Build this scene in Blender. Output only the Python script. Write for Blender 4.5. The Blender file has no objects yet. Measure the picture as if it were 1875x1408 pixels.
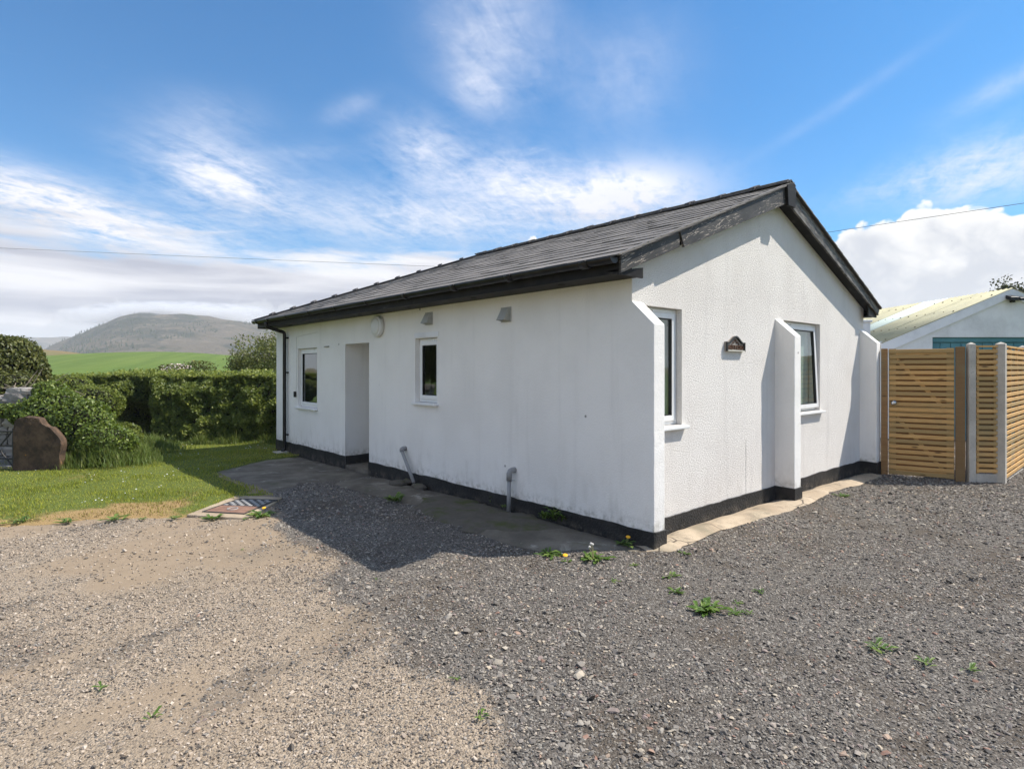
import bpy, bmesh, math, random
import numpy as np
from mathutils import Matrix, Vector, noise as mnoise

R = math.radians
random.seed(7)
rng = np.random.default_rng(7)
scene = bpy.context.scene
col = scene.collection

# ------------------------------------------------------------------ camera
CAM = np.array([-4.3537, -3.2792, 1.6])
YAW, FPX, HOR = 0.8471, 1074.557, 674.68          # photograph is 1875 x 1408
FW = np.array([math.cos(YAW), math.sin(YAW), 0.0])
RT = np.array([math.sin(YAW), -math.cos(YAW), 0.0])
cd = bpy.data.cameras.new('camera')
cam = bpy.data.objects.new('camera', cd)
col.objects.link(cam)
cam.location = CAM
cam.rotation_euler = (math.pi / 2, 0, YAW - math.pi / 2)
cd.sensor_width = 36.0
cd.lens = FPX / 1875 * 36.0
cd.shift_y = -(704 - HOR) / 1875
cd.clip_start = 0.05
cd.clip_end = 20000
scene.camera = cam

def ray(u, v):
    return FW + RT * (u - 937.5) / FPX + np.array([0, 0, (HOR - v) / FPX])
def pz(u, v, z=0.0):
    d = ray(u, v); return CAM + d * (z - CAM[2]) / d[2]
def at(l, d, z=0.0):                              # l metres right of, d metres ahead of the view point
    p = CAM + FW * d + RT * l
    return np.array([p[0], p[1], z])
def ud(u, d, z=0.0):
    return at((u - 937.5) / FPX * d, d, z)

# ------------------------------------------------------------------ node helper
class S:
    """wrapper of a node socket with arithmetic"""
    def __init__(s, nt, sock): s.nt, s.k = nt, sock
    def _m(s, op, *a, clamp=False):
        n = s.nt.nodes.new('ShaderNodeMath'); n.operation = op; n.use_clamp = clamp
        for i, x in enumerate((s,) + a):
            if isinstance(x, S): s.nt.links.new(x.k, n.inputs[i])
            else: n.inputs[i].default_value = x
        return S(s.nt, n.outputs[0])
    def __add__(s, o): return s._m('ADD', o)
    __radd__ = __add__
    def __sub__(s, o): return s._m('SUBTRACT', o)
    def __rsub__(s, o): return (s * -1.0) + o
    def __mul__(s, o): return s._m('MULTIPLY', o)
    __rmul__ = __mul__
    def __truediv__(s, o): return s._m('DIVIDE', o)
    def __rtruediv__(s, o): return s._m('POWER', -1.0) * o
    def pow(s, o): return s._m('POWER', o)
    def abs(s): return s._m('ABSOLUTE')
    def exp(s): return s._m('EXPONENT')
    def sin(s): return s._m('SINE')
    def max(s, o): return s._m('MAXIMUM', o)
    def min(s, o): return s._m('MINIMUM', o)
    def clamp(s): return s._m('ADD', 0.0, clamp=True)
    def gt(s, o): return s._m('GREATER_THAN', o)
    def ss(s, a, b, lo=0.0, hi=1.0):
        n = s.nt.nodes.new('ShaderNodeMapRange'); n.interpolation_type = 'SMOOTHSTEP'; n.clamp = True
        s.nt.links.new(s.k, n.inputs[0])
        if a > b: a, b, lo, hi = b, a, hi, lo
        for i, x in zip((1, 2, 3, 4), (a, b, lo, hi)): n.inputs[i].default_value = x
        return S(s.nt, n.outputs[0])

class NT:
    def __init__(s, nt):
        s.nt = nt; s.n = nt.nodes; s.l = nt.links
    def node(s, typ, **kw):
        n = s.n.new(typ)
        for k, v in kw.items(): setattr(n, k, v)
        return n
    def put(s, v, sock):
        if isinstance(v, S): s.l.new(v.k, sock)
        elif isinstance(v, bpy.types.NodeSocket): s.l.new(v, sock)
        elif isinstance(v, (tuple, list)) and len(v) == 3 and sock.type == 'RGBA': sock.default_value = (*v, 1)
        else: sock.default_value = v
    def coord(s, which='Object'):
        return s.node('ShaderNodeTexCoord').outputs[which]
    def pos(s):
        return s.node('ShaderNodeNewGeometry').outputs['Position']
    def sep(s, v):
        n = s.node('ShaderNodeSeparateXYZ'); s.put(v, n.inputs[0]); return [S(s.nt, o) for o in n.outputs]
    def comb(s, x, y, z):
        n = s.node('ShaderNodeCombineXYZ')
        for a, i in zip((x, y, z), n.inputs): s.put(a, i)
        return n.outputs[0]
    def scale(s, v, sc):
        n = s.node('ShaderNodeMapping'); s.put(v, n.inputs[0]); n.inputs['Scale'].default_value = sc; return n.outputs[0]
    def noise(s, v, scale, detail=4.0, rough=0.55, dist=0.0, color=False, lac=2.0):
        n = s.node('ShaderNodeTexNoise'); s.put(v, n.inputs['Vector'])
        n.inputs['Scale'].default_value = scale; n.inputs['Detail'].default_value = detail
        n.inputs['Roughness'].default_value = rough; n.inputs['Distortion'].default_value = dist
        n.inputs['Lacunarity'].default_value = lac
        return n.outputs[1] if color else S(s.nt, n.outputs[0])
    def voro(s, v, scale, feature='F1', out='Distance', rand=1.0):
        n = s.node('ShaderNodeTexVoronoi', feature=feature); s.put(v, n.inputs['Vector'])
        n.inputs['Scale'].default_value = scale; n.inputs['Randomness'].default_value = rand
        return S(s.nt, n.outputs[out])
    def mix(s, f, a, b, blend='MIX'):
        n = s.node('ShaderNodeMix', data_type='RGBA', blend_type=blend)
        s.put(f, n.inputs[0]); s.put(a, n.inputs[6]); s.put(b, n.inputs[7]); return n.outputs[2]
    def ramp(s, f, stops, interp='LINEAR'):
        n = s.node('ShaderNodeValToRGB'); s.put(f, n.inputs[0]); r = n.color_ramp; r.interpolation = interp
        while len(r.elements) < len(stops): r.elements.new(0.5)
        for e, (p, c) in zip(r.elements, stops): e.position = p; e.color = (*c, 1)
        return n.outputs[0]
    def attr(s, name):
        n = s.node('ShaderNodeAttribute'); n.attribute_name = name; return S(s.nt, n.outputs['Fac'])
    def bump(s, h, strength=0.5, dist=0.01, normal=None):
        n = s.node('ShaderNodeBump'); n.inputs['Strength'].default_value = strength; n.inputs['Distance'].default_value = dist
        s.put(h, n.inputs['Height'])
        if normal is not None: s.l.new(normal, n.inputs['Normal'])
        return n.outputs[0]

def material(name, fn):
    m = bpy.data.materials.new(name); m.use_nodes = True
    nt = m.node_tree; nt.nodes.clear()
    t = NT(nt); out = t.node('ShaderNodeOutputMaterial')
    sh = fn(t)
    nt.links.new(sh, out.inputs['Surface'])
    return m
def pbr(t, color, rough=0.8, normal=None, metal=0.0, spec=0.5, **kw):
    b = t.node('ShaderNodeBsdfPrincipled')
    t.put(color, b.inputs['Base Color']); t.put(rough, b.inputs['Roughness'])
    t.put(metal, b.inputs['Metallic']); t.put(spec, b.inputs['Specular IOR Level'])
    if normal is not None: t.l.new(normal, b.inputs['Normal'])
    for k, v in kw.items(): t.put(v, b.inputs[k])
    return b.outputs[0]

# ------------------------------------------------------------------ world: sky with clouds
SUN_TO = np.array([0.64, -0.42, 1.0]); SUN_TO /= np.linalg.norm(SUN_TO)
SUN_EL = math.asin(SUN_TO[2])
SKY_STRENGTH, SUN_STRENGTH, EXPOSURE = 0.15, 3.7, 0.95

world = bpy.data.worlds.new('World'); scene.world = world; world.use_nodes = True
def build_world():
    nt = world.node_tree; nt.nodes.clear(); t = NT(nt)
    sky = t.node('ShaderNodeTexSky', sky_type='NISHITA'); sky.sun_disc = False
    sky.sun_elevation = SUN_EL
    sky.sun_rotation = math.pi / 2 - math.atan2(SUN_TO[1], SUN_TO[0])
    sky.altitude = 50; sky.air_density = 1.0; sky.dust_density = 0.6; sky.ozone_density = 2.2
    gen = t.coord('Generated')
    x, y, z = t.sep(gen)
    f = x * float(FW[0]) + y * float(FW[1]); r = x * float(RT[0]) + y * float(RT[1])
    az = r._m('ARCTAN2', f) * (180 / math.pi)
    el = z._m('ARCSINE') * (180 / math.pi)
    def blob(u, v, su, sv, rot=0.0):              # soft cloud patch round the direction of (u, v); su, sv in degrees
        a0 = math.degrees(math.atan2(u - 937.5, FPX))
        e0 = math.degrees(math.atan((HOR - v) / FPX * math.cos(math.radians(a0))))
        c, s_ = math.cos(R(rot)), math.sin(R(rot))
        da, de = az - a0, el - e0
        p = (da * c + de * s_) / su; q = (de * c - da * s_) / sv
        return ((p * p + q * q) * -1.0).exp()
    def total(lst):
        o = None
        for b in lst: o = b if o is None else o + b
        return o
    # high cirrus: noise on a plane overhead, streaked
    zz = z.max(0.0) + 0.12
    px, py = f / zz, r / zz
    v1 = t.comb(px * 0.7 + py * 0.35, py * 1.6 - px * 0.5, 0.0)
    n1 = t.noise(v1, 0.9, 4, 0.6, 0.9)
    n2 = t.noise(v1, 3.6, 6, 0.68, 0.6)
    fib = t.noise(t.comb(px * 1.2 + py * 0.6, py * 3.4 - px * 1.7, 3.0), 4.5, 5, 0.68, 0.8)
    fine = t.noise(t.comb(px * 1.3, py * 1.0, 7.0), 13.0, 4, 0.65, 0.5)
    tex = n1 * 0.36 + n2 * 0.28 + fib * 0.18 + fine * 0.18
    hi = total([blob(905, 60, 5.6, 5.0, -32) * 0.75, blob(880, 160, 2.6, 2.0, -25) * 0.55, blob(1150, 140, 5.5, 4.4, 20) * 0.34,
                blob(400, 215, 4.0, 1.8, 0) * 0.34, blob(640, 200, 2.6, 0.9, 25) * 0.36,
                blob(1540, 190, 6.5, 0.5, 24) * 0.17, blob(1840, 155, 3.5, 0.8, 18) * 0.5, blob(560, 280, 4.0, 0.9, 10) * 0.30])
    mid = total([blob(400, 325, 5.2, 2.6, -14) * 1.1, blob(770, 275, 3.6, 2.4, -10) * 0.75, blob(930, 320, 6.0, 2.4, -8) * 0.8,
                 blob(1130, 345, 6.5, 2.4, 3) * 0.85, blob(1170, 375, 7, 2.4, 0) * 0.6, blob(110, 390, 8, 1.9, -14) * 1.0, blob(20, 345, 5, 1.2, 0) * 0.5,
                 blob(1800, 310, 5.5, 2.2, 6) * 0.9, blob(800, 400, 16, 3.0, 0) * 0.75, blob(1600, 350, 4, 1.0, 10) * 0.3, blob(230, 420, 12, 2.2, -8) * 0.8])
    # unseen cloud beyond the frame, overhead and all round, thickened to whiten the fill
    out_f = (az.abs().ss(44, 56) + el.ss(36, 46)).clamp()
    patch = t.noise(v1, 0.42, 2, 0.5).ss(0.40, 0.62) * out_f
    bank = el.ss(14.5, 5.0)
    c_hi = ((tex - 0.5) * 3.8 + 0.60).clamp() * (hi + patch * 0.95)
    c_mid = ((tex - 0.5) * 5.2 + 0.62).clamp() * (mid + patch * 0.7)
    # low bank, drawn out level
    vb = t.comb(az * 0.045, el * 0.20, 1.7)
    nb = t.noise(vb, 1.6, 6, 0.62, 0.5)
    nb2 = t.noise(t.comb(az * 0.025, el * 0.30, 5.0), 1.4, 4, 0.55, 0.4)
    left = az.ss(16, -8)
    c_bank = ((nb - 0.5) * 3.4 + bank * 1.9 - 0.46).clamp() * (left * 0.50 + 0.50)
    dens = (c_hi * 0.95).clamp()
    dens = 1.0 - (1.0 - dens) * (1.0 - c_mid.clamp()) * (1.0 - c_bank.ss(0.0, 0.8))
    cirrus_col = (0.80, 0.81, 0.90)
    # bank colour: white above, lavender grey towards the horizon with level bands
    g = (el.ss(11.5, 3.5) * 0.72 + (nb2 - 0.5) * 3.4 + (nb - 0.5) * 1.4 + 0.08).clamp()
    bank_col = t.mix(g, (0.80, 0.79, 0.82), (0.38, 0.39, 0.475))
    bank_col = t.mix(el.ss(3.8, 0.3) * 0.4, bank_col, (0.55, 0.58, 0.65))
    ccol = t.mix(el.ss(18, 11), cirrus_col, bank_col)
    # cumulus: billows piled under a given top
    cv = t.comb(az * 0.10, el * 0.125, 0.0)
    w = t.noise(cv, 2.6, 2, 0.5, color=True)
    wn = t.node('ShaderNodeVectorMath', operation='MULTIPLY_ADD'); t.put(w, wn.inputs[0]); wn.inputs[1].default_value = (0.30,) * 3; t.put(cv, wn.inputs[2])
    b1 = t.voro(wn.outputs[0], 3.0, 'F1'); b2 = t.voro(wn.outputs[0], 7.5, 'F1'); b3 = t.voro(wn.outputs[0], 19.0, 'F1')
    nn = t.noise(wn.outputs[0], 16.0, 4, 0.62)
    bil = (0.48 - b1) * 0.75 + (0.45 - b2) * 0.42 + (0.45 - b3) * 0.18 + (nn - 0.5) * 0.25
    def heap(u, v, half):                          # a heap whose top reaches the direction of (u, v)
        a0 = math.degrees(math.atan2(u - 937.5, FPX)); e0 = math.degrees(math.atan((HOR - v) / FPX * math.cos(math.radians(a0))))
        d = (az - a0) / half
        return 1.0 / ((d * d) * (d * d) * 0.9 + (d * d) * 0.3 + 1.0) * e0
    low = t.noise(t.comb(az * 0.09, 0.0, 2.0), 1.0, 2, 0.5)
    tops = heap(1730, 376, 9.0)
    for q in ((1590, 392, 5.0), (1690, 366, 4.0), (1870, 385, 8.0)): tops = tops.max(heap(*q))
    tops = tops.max(heap(885, 447, 2.6)).max(heap(972, 432, 2.1)).max(heap(535, 540, 3.2))
    tops = tops.max(heap(935, 460, 7.5) + (low - 0.5) * 7.0 - 0.2).max(heap(420, 540, 15.0) + (low - 0.5) * 8.0)
    tops = tops.max((t.noise(t.comb(az * 0.02, 0.0, 9.0), 2.2, 2, 0.5) * 20.0 - 2.0) * az.abs().ss(46, 60))
    cu = (tops - el) * 0.60 + bil * 1.05 - 0.06
    cu_a = cu.ss(0.0, 0.30)
    rim = cu.ss(1.1, 0.05)
    shade = t.noise(wn.outputs[0], 2.4, 4, 0.6).ss(0.36, 0.66)
    bright = ((bil * 1.1 + 0.34) * 0.55 + rim * 0.42 + shade * 0.22).clamp()
    bright = bright * el.ss(0.5, 9.0, 0.45, 1.0)
    lv = az.ss(2, -10)                             # the heaps over the hills lie in the shade of the bank
    bright = bright * (1.0 - lv * 0.40)
    cu_col = t.mix(bright.ss(0.05, 0.85), (0.55, 0.57, 0.63), (0.96, 0.94, 0.91))
    skyc = t.node('ShaderNodeVectorMath', operation='MULTIPLY'); t.put(sky.outputs[0], skyc.inputs[0])
    skyc.inputs[1].default_value = (SKY_STRENGTH * 0.18, SKY_STRENGTH * 0.61, SKY_STRENGTH * 0.89)
    c = t.mix(dens.clamp(), skyc.outputs[0], ccol)
    c = t.mix(cu_a * (1.0 - lv * 0.35), c, cu_col)
    # keep the physical sky strength of the lamp set-up: colours above are already display-linear radiance
    c2 = t.node('ShaderNodeVectorMath', operation='SCALE'); t.put(c, c2.inputs[0]); c2.inputs['Scale'].default_value = 1.0 / SKY_STRENGTH * 0.66
    bg = t.node('ShaderNodeBackground'); t.put(c2.outputs[0], bg.inputs[0]); bg.inputs[1].default_value = SKY_STRENGTH
    o = t.node('ShaderNodeOutputWorld'); nt.links.new(bg.outputs[0], o.inputs[0])
build_world()
world.cycles.sampling_method = 'MANUAL'; world.cycles.sample_map_resolution = 512

sl = bpy.data.lights.new('sun', 'SUN'); sl.energy = SUN_STRENGTH; sl.angle = R(0.53); sl.color = (1.0, 0.93, 0.83)
so = bpy.data.objects.new('sun', sl); col.objects.link(so)
so.rotation_euler = Vector(SUN_TO).to_track_quat('Z', 'Y').to_euler()
so.location = (20, -13, 30)

scene.view_settings.view_transform = 'Standard'; scene.view_settings.look = 'None'
scene.view_settings.exposure = EXPOSURE; scene.view_settings.gamma = 1.0
scene.view_settings.use_curve_mapping = False
scene.render.engine = 'CYCLES'
cy = scene.cycles
cy.max_bounces = 6; cy.diffuse_bounces = 4; cy.glossy_bounces = 3; cy.transmission_bounces = 4; cy.transparent_max_bounces = 8; cy.volume_bounces = 2
cy.use_denoising = True; cy.denoiser = 'OPENIMAGEDENOISE'; cy.use_adaptive_sampling = True; cy.adaptive_threshold = 0.012
cy.caustics_reflective = False; cy.caustics_refractive = False; cy.sample_clamp_indirect = 8

# ------------------------------------------------------------------ mesh helpers
class MB:
    def __init__(s): s.v, s.f = [], []
    def add(s, vs, fs):
        b = len(s.v); s.v += [tuple(map(float, p)) for p in vs]; s.f += [tuple(b + i for i in q) for q in fs]; return s
    def box(s, x0, x1, y0, y1, z0, z1):
        return s.add([(x, y, z) for z in (z0, z1) for y in (y0, y1) for x in (x0, x1)],
                     [(0, 2, 3, 1), (4, 5, 7, 6), (0, 1, 5, 4), (1, 3, 7, 5), (3, 2, 6, 7), (2, 0, 4, 6)])
    def obox(s, o, a, b, c):                       # corner o and three edge vectors
        o, a, b, c = map(np.array, (o, a, b, c))
        if np.dot(np.cross(a, b), c) < 0: a, b = b, a
        return s.add([o, o + a, o + b, o + a + b, o + c, o + a + c, o + b + c, o + a + b + c],
                     [(0, 2, 3, 1), (4, 5, 7, 6), (0, 1, 5, 4), (1, 3, 7, 5), (3, 2, 6, 7), (2, 0, 4, 6)])
    def prism(s, poly, off):                       # 3-D polygon pushed along a vector
        n = len(poly); off = np.array(off); p2 = [np.array(p) + off for p in poly]
        return s.add(list(poly) + p2, [tuple(range(n))[::-1], tuple(range(n, 2 * n))] + [(i, (i + 1) % n, n + (i + 1) % n, n + i) for i in range(n)])
    def tube(s, pts, r, n=10, caps=True):
        pts = [np.array(p, float) for p in pts]; rs = r if isinstance(r, (list, tuple)) else [r] * len(pts)
        rings = []; prev = None
        for i, p in enumerate(pts):
            d = pts[min(i + 1, len(pts) - 1)] - pts[max(i - 1, 0)]; d /= np.linalg.norm(d) + 1e-9
            if prev is None:
                h = np.array([0, 0, 1.0]) if abs(d[2]) < 0.9 else np.array([1.0, 0, 0])
                a = np.cross(d, h)
            else: a = prev - d * np.dot(prev, d)
            a /= np.linalg.norm(a); prev = a; b = np.cross(d, a)
            rings.append([p + rs[i] * (a * math.cos(2 * math.pi * k / n) + b * math.sin(2 * math.pi * k / n)) for k in range(n)])
        vs = [q for rg in rings for q in rg]; fs = []
        for i in range(len(pts) - 1):
            for k in range(n):
                k2 = (k + 1) % n; fs.append((i * n + k, i * n + k2, (i + 1) * n + k2, (i + 1) * n + k))
        if caps: fs += [tuple(range(n))[::-1], tuple((len(pts) - 1) * n + k for k in range(n))]
        return s.add(vs, fs)
    def lathe(s, o, axis, prof, n=20):             # prof: list of (distance along axis, radius)
        axis = np.array(axis, float); axis /= np.linalg.norm(axis)
        return s.tube([np.array(o) + axis * a for a, _ in prof], [max(r_, 1e-4) for _, r_ in prof], n)
    def mesh(s, name, mat=None, smooth=False):
        me = bpy.data.meshes.new(name); me.from_pydata(s.v, [], s.f); me.update()
        bm = bmesh.new(); bm.from_mesh(me); bmesh.ops.recalc_face_normals(bm, faces=bm.faces); bm.to_mesh(me); bm.free()
        if mat: me.materials.append(mat)
        if smooth: me.polygons.foreach_set('use_smooth', [True] * len(me.polygons))
        return me
    def build(s, name, mat=None, parent=None, smooth=False, bevel=0.0, **props):
        return link(name, s.mesh(name, mat, smooth), parent, bevel, **props)

def link(name, data, parent=None, bevel=0.0, **props):
    o = bpy.data.objects.new(name, data); col.objects.link(o)
    if parent is not None: attach(o, parent)
    if bevel:
        b = o.modifiers.new('bevel', 'BEVEL'); b.width = bevel; b.segments = 2; b.limit_method = 'ANGLE'; b.angle_limit = R(40)
    for k, v in props.items(): o[k] = v
    return o
WORLD_OF = {}
def attach(o, parent):
    o.parent = parent
    o.matrix_parent_inverse = WORLD_OF.get(parent.name, Matrix.Identity(4)).inverted()
def thing(name, loc, label, cat, group=None):
    o = bpy.data.objects.new(name, None); col.objects.link(o); o.location = loc
    o.empty_display_size = 0.2
    WORLD_OF[o.name] = Matrix.Translation(Vector(loc))
    o['label'] = label; o['category'] = cat
    if group: o['group'] = group
    return o

def np_mesh(name, verts, faces, mat=None, attrs=None, smooth=False):
    """fast mesh from arrays; faces (n,3) or (n,4); attrs: {name: (domain, values)}"""
    verts = np.asarray(verts, np.float32); faces = np.asarray(faces, np.int32)
    me = bpy.data.meshes.new(name); k = faces.shape[1]
    me.vertices.add(len(verts)); me.vertices.foreach_set('co', verts.ravel())
    me.loops.add(faces.size); me.loops.foreach_set('vertex_index', faces.ravel())
    me.polygons.add(len(faces)); me.polygons.foreach_set('loop_start', np.arange(0, faces.size, k, dtype=np.int32))
    me.polygons.foreach_set('loop_total', np.full(len(faces), k, np.int32))
    if smooth: me.polygons.foreach_set('use_smooth', np.ones(len(faces), bool))
    me.update(calc_edges=True)
    for nme, (dom, val) in (attrs or {}).items():
        a = me.attributes.new(nme, 'FLOAT', dom); a.data.foreach_set('value', np.asarray(val, np.float32))
    if mat: me.materials.append(mat)
    return me

def vnoise(x, y, seed=0.0, octaves=4):
    """value noise, vectorised, about -1..1"""
    x = np.asarray(x, float); y = np.asarray(y, float); out = np.zeros(np.broadcast(x, y).shape); amp = 1.0; tot = 0
    for o in range(octaves):
        xi = np.floor(x).astype(np.int64); yi = np.floor(y).astype(np.int64); fx = x - xi; fy = y - yi
        fx = fx * fx * (3 - 2 * fx); fy = fy * fy * (3 - 2 * fy)
        def h(a, b):
            n = np.sin(a * 127.1 + b * 311.7 + (seed + o) * 74.7) * 43758.5453
            return n - np.floor(n)
        v = (h(xi, yi) * (1 - fx) + h(xi + 1, yi) * fx) * (1 - fy) + (h(xi, yi + 1) * (1 - fx) + h(xi + 1, yi + 1) * fx) * fy
        out += amp * (v * 2 - 1); tot += amp; amp *= 0.5; x = x * 2.03 + 11.3; y = y * 2.03 + 7.7
    return out / tot * 1.6
def smooth(a, b, x):
    q = np.clip((np.asarray(x, float) - a) / (b - a), 0, 1); return q * q * (3 - 2 * q)
def g(x, y):
    """the lie of the land near the house"""
    return -0.011 * np.clip(np.asarray(y, float) - 2, 0, 14) - 0.008 * np.clip(np.asarray(x, float) - 1, 0, 12)
def pg(u, v):
    p = pz(u, v, 0.0)
    for _ in range(4): p = pz(u, v, float(g(p[0], p[1])))
    return p
def inside(px, py, poly):
    px = np.asarray(px, float); py = np.asarray(py, float); c = np.zeros(px.shape, bool); n = len(poly)
    for i in range(n):
        x1, y1 = poly[i][:2]; x2, y2 = poly[(i + 1) % n][:2]
        m = ((y1 > py) != (y2 > py))
        c ^= m & (px < (x2 - x1) * (py - y1) / (y2 - y1 + 1e-12) + x1)
    return c
def poly_dist(px, py, poly):
    d = np.full(np.shape(px), 1e9)
    for i in range(len(poly)):
        a = np.array(poly[i][:2], float); b = np.array(poly[(i + 1) % len(poly)][:2], float); e = b - a
        q = np.clip(((px - a[0]) * e[0] + (py - a[1]) * e[1]) / (e @ e), 0, 1)
        d = np.minimum(d, np.hypot(px - a[0] - q * e[0], py - a[1] - q * e[1]))
    return d

# ------------------------------------------------------------------ materials
M = {}
def m_render(t):
    p = t.pos(); x, y, z = t.sep(p)
    n = t.noise(p, 9, 4, 0.6); big = t.noise(p, 1.3, 4, 0.55)
    st = t.noise(t.comb(x * 7.0, y * 7.0, z * 0.55), 1.0, 4, 0.6)
    c = t.mix(big.ss(0.35, 0.7), (0.87, 0.845, 0.805), (0.81, 0.785, 0.745))
    c = t.mix(st.ss(0.52, 0.78) * 0.20, c, (0.58, 0.555, 0.52))
    low = z.ss(0.75, 0.12) * t.noise(t.comb(x * 3, y * 3, z * 1.2), 2.2, 5, 0.65).ss(0.45, 0.72)
    c = t.mix(low * 0.32, c, (0.42, 0.38, 0.32))
    foot = z.ss(0.30, 0.14) * t.noise(p, 14, 4, 0.6).ss(0.40, 0.7)
    c = t.mix(foot * 0.6, c, (0.20, 0.18, 0.12))
    # chips and scuffs
    ch = t.voro(p, 2.3, 'F1').ss(0.05, 0.02)
    c = t.mix(ch * 0.85, c, (0.10, 0.09, 0.08))
    pit = t.noise(p, 120, 3, 0.6)
    h = t.noise(p, 70, 4, 0.62) + t.noise(p, 22, 3, 0.55) * 0.6
    c = t.mix(t.noise(p, 75, 3, 0.6).ss(0.50, 0.68) * 0.10, c, (0.45, 0.43, 0.41))
    return pbr(t, c, 0.92, t.bump(h, 0.42, 0.010), spec=0.25)
M['render'] = material('white smooth render', m_render)
def m_dash(t):
    p = t.pos(); x, y, z = t.sep(p)
    big = t.noise(p, 1.1, 4, 0.6)
    c = t.mix(big.ss(0.35, 0.7), (0.86, 0.825, 0.78), (0.79, 0.75, 0.705))
    st = t.noise(t.comb(x * 5.0, y * 5.0, z * 0.5), 1.0, 4, 0.6)
    c = t.mix(st.ss(0.52, 0.8) * 0.30, c, (0.52, 0.49, 0.47))
    v = t.voro(p, 105, 'F1'); v2 = t.noise(p, 78, 4, 0.8)
    h = v * -0.4 + v2 * 1.5
    c = t.mix(v2.ss(0.46, 0.32) * 0.38, c, (0.40, 0.36, 0.33))  # dark speckle in the bump hollows: pit shade painted into the colour
    low = z.ss(0.75, 0.14) * t.noise(t.comb(x * 3, y * 3, z * 1.2), 2.2, 5, 0.65).ss(0.48, 0.75)
    c = t.mix(low * 0.3, c, (0.45, 0.40, 0.34))
    # the stained hairline crack right of the name plaque
    cr = (x + (t.noise(p, 8, 3, 0.6) - 0.5) * 0.03 - 2.135).abs().ss(0.010, 0.003) * z.ss(0.82, 0.70) * z.ss(0.1, 0.2) * y.abs().ss(0.1, 0.05)
    c = t.mix(cr * 0.7, c, (0.22, 0.20, 0.19))
    return pbr(t, c, 0.93, t.bump(h, 0.9, 0.0115), spec=0.25)
M['dash'] = material('white roughcast', m_dash)
def m_plinth(t):
    p = t.pos(); x, y, z = t.sep(p)
    n = t.noise(p, 45, 4, 0.65)
    c = t.mix(t.noise(p, 3, 4, 0.6).ss(0.4, 0.7), (0.011, 0.011, 0.011), (0.028, 0.026, 0.025))
    c = t.mix(z.ss(0.10, 0.0) * t.noise(p, 7, 5, 0.7).ss(0.42, 0.65) * 0.6, c, (0.13, 0.11, 0.085))
    c = t.mix(t.noise(p, 16, 5, 0.7).ss(0.64, 0.74) * 0.5, c, (0.20, 0.18, 0.15))
    return pbr(t, c, 0.62, t.bump(n + t.voro(p, 55, 'SMOOTH_F1') * -0.7, 0.8, 0.012), spec=0.4)
M['plinth'] = material('black bitumen paint', m_plinth)
def m_blackpaint(t):
    p = t.pos(); x, y, z = t.sep(p)
    grain = t.noise(t.comb(x * 3, y * 3, z * 26), 2.2, 6, 0.65, 0.8)
    c = t.mix(t.noise(p, 5, 5, 0.6).ss(0.35, 0.7), (0.009, 0.008, 0.008), (0.020, 0.018, 0.016))
    c = t.mix(t.noise(t.comb(x * 1.2, y * 4, z * 9), 1.9, 6, 0.65).ss(0.58, 0.72) * 0.4, c, (0.10, 0.09, 0.08))
    return pbr(t, c, 0.6, t.bump(grain, 0.4, 0.006), spec=0.2)
M['black_wood'] = material('weathered black painted timber', m_blackpaint)
def m_peel(t):
    p = t.pos(); x, y, z = t.sep(p)
    sl = z - x.min(5.8 - x) * 0.385                     # runs with the board
    v = t.comb(x * 1.6, y, sl * 9.0)
    grain = t.noise(v, 3.2, 6, 0.66, 0.9)
    c = t.mix(t.noise(p, 4, 5, 0.6).ss(0.35, 0.7), (0.026, 0.025, 0.024), (0.055, 0.051, 0.047))
    fl = t.noise(t.comb(x * 2.2, y, sl * 15.0), 2.6, 8, 0.72, 1.6)
    c = t.mix(fl.ss(0.555, 0.59) * 0.85 * t.noise(p, 2.3, 3).ss(0.42, 0.55), c, (0.44, 0.38, 0.32))
    right = x.ss(2.9, 3.2)
    c = t.mix(right * t.noise(v, 3.4, 7, 0.72, 0.6).ss(0.42, 0.62) * 0.8, c, (0.24, 0.225, 0.20))
    return pbr(t, c, 0.6, t.bump(grain + fl * 0.6, 0.5, 0.006), spec=0.4)
M['peel'] = material('peeling black paint on bargeboard', m_peel)
M['gutter'] = material('black plastic', lambda t: pbr(t, t.mix(t.noise(t.pos(), 6, 4).ss(0.4, 0.7), (0.008, 0.008, 0.008), (0.020, 0.019, 0.018)), 0.34, spec=0.35))
def m_tile(t):
    p = t.pos(); oi = t.node('ShaderNodeObjectInfo').outputs['Random']
    r = S(t.nt, oi) + t.attr('rnd'); r = r - r._m('FLOOR')
    c = t.mix(r, (0.13, 0.118, 0.108), (0.21, 0.19, 0.172))
    c = t.mix(t.noise(p, 5, 5, 0.65).ss(0.5, 0.75) * 0.5, c, (0.21, 0.195, 0.17))
    c = t.mix(t.noise(p, 21, 4, 0.7).ss(0.62, 0.72) * 0.5, c, (0.28, 0.27, 0.22))
    return pbr(t, c, 0.75, t.bump(t.noise(p, 60, 4, 0.6), 0.4, 0.006), spec=0.4)
M['tile'] = material('grey concrete roof tile', m_tile)
def m_ridge(t):
    p = t.pos()
    c = t.mix(t.noise(p, 7, 5, 0.65).ss(0.4, 0.7), (0.045, 0.04, 0.042), (0.11, 0.10, 0.10))
    return pbr(t, c, 0.7, t.bump(t.noise(p, 60, 4, 0.6), 0.4, 0.006))
M['ridge'] = material('dark ridge tile', m_ridge)
M['deck'] = material('dark roof underlay', lambda t: pbr(t, (0.05, 0.047, 0.045), 0.9))
M['mortar'] = material('grey verge mortar', lambda t: pbr(t, t.mix(t.noise(t.pos(), 30, 4), (0.10, 0.09, 0.085), (0.22, 0.21, 0.2)), 0.9))
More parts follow.
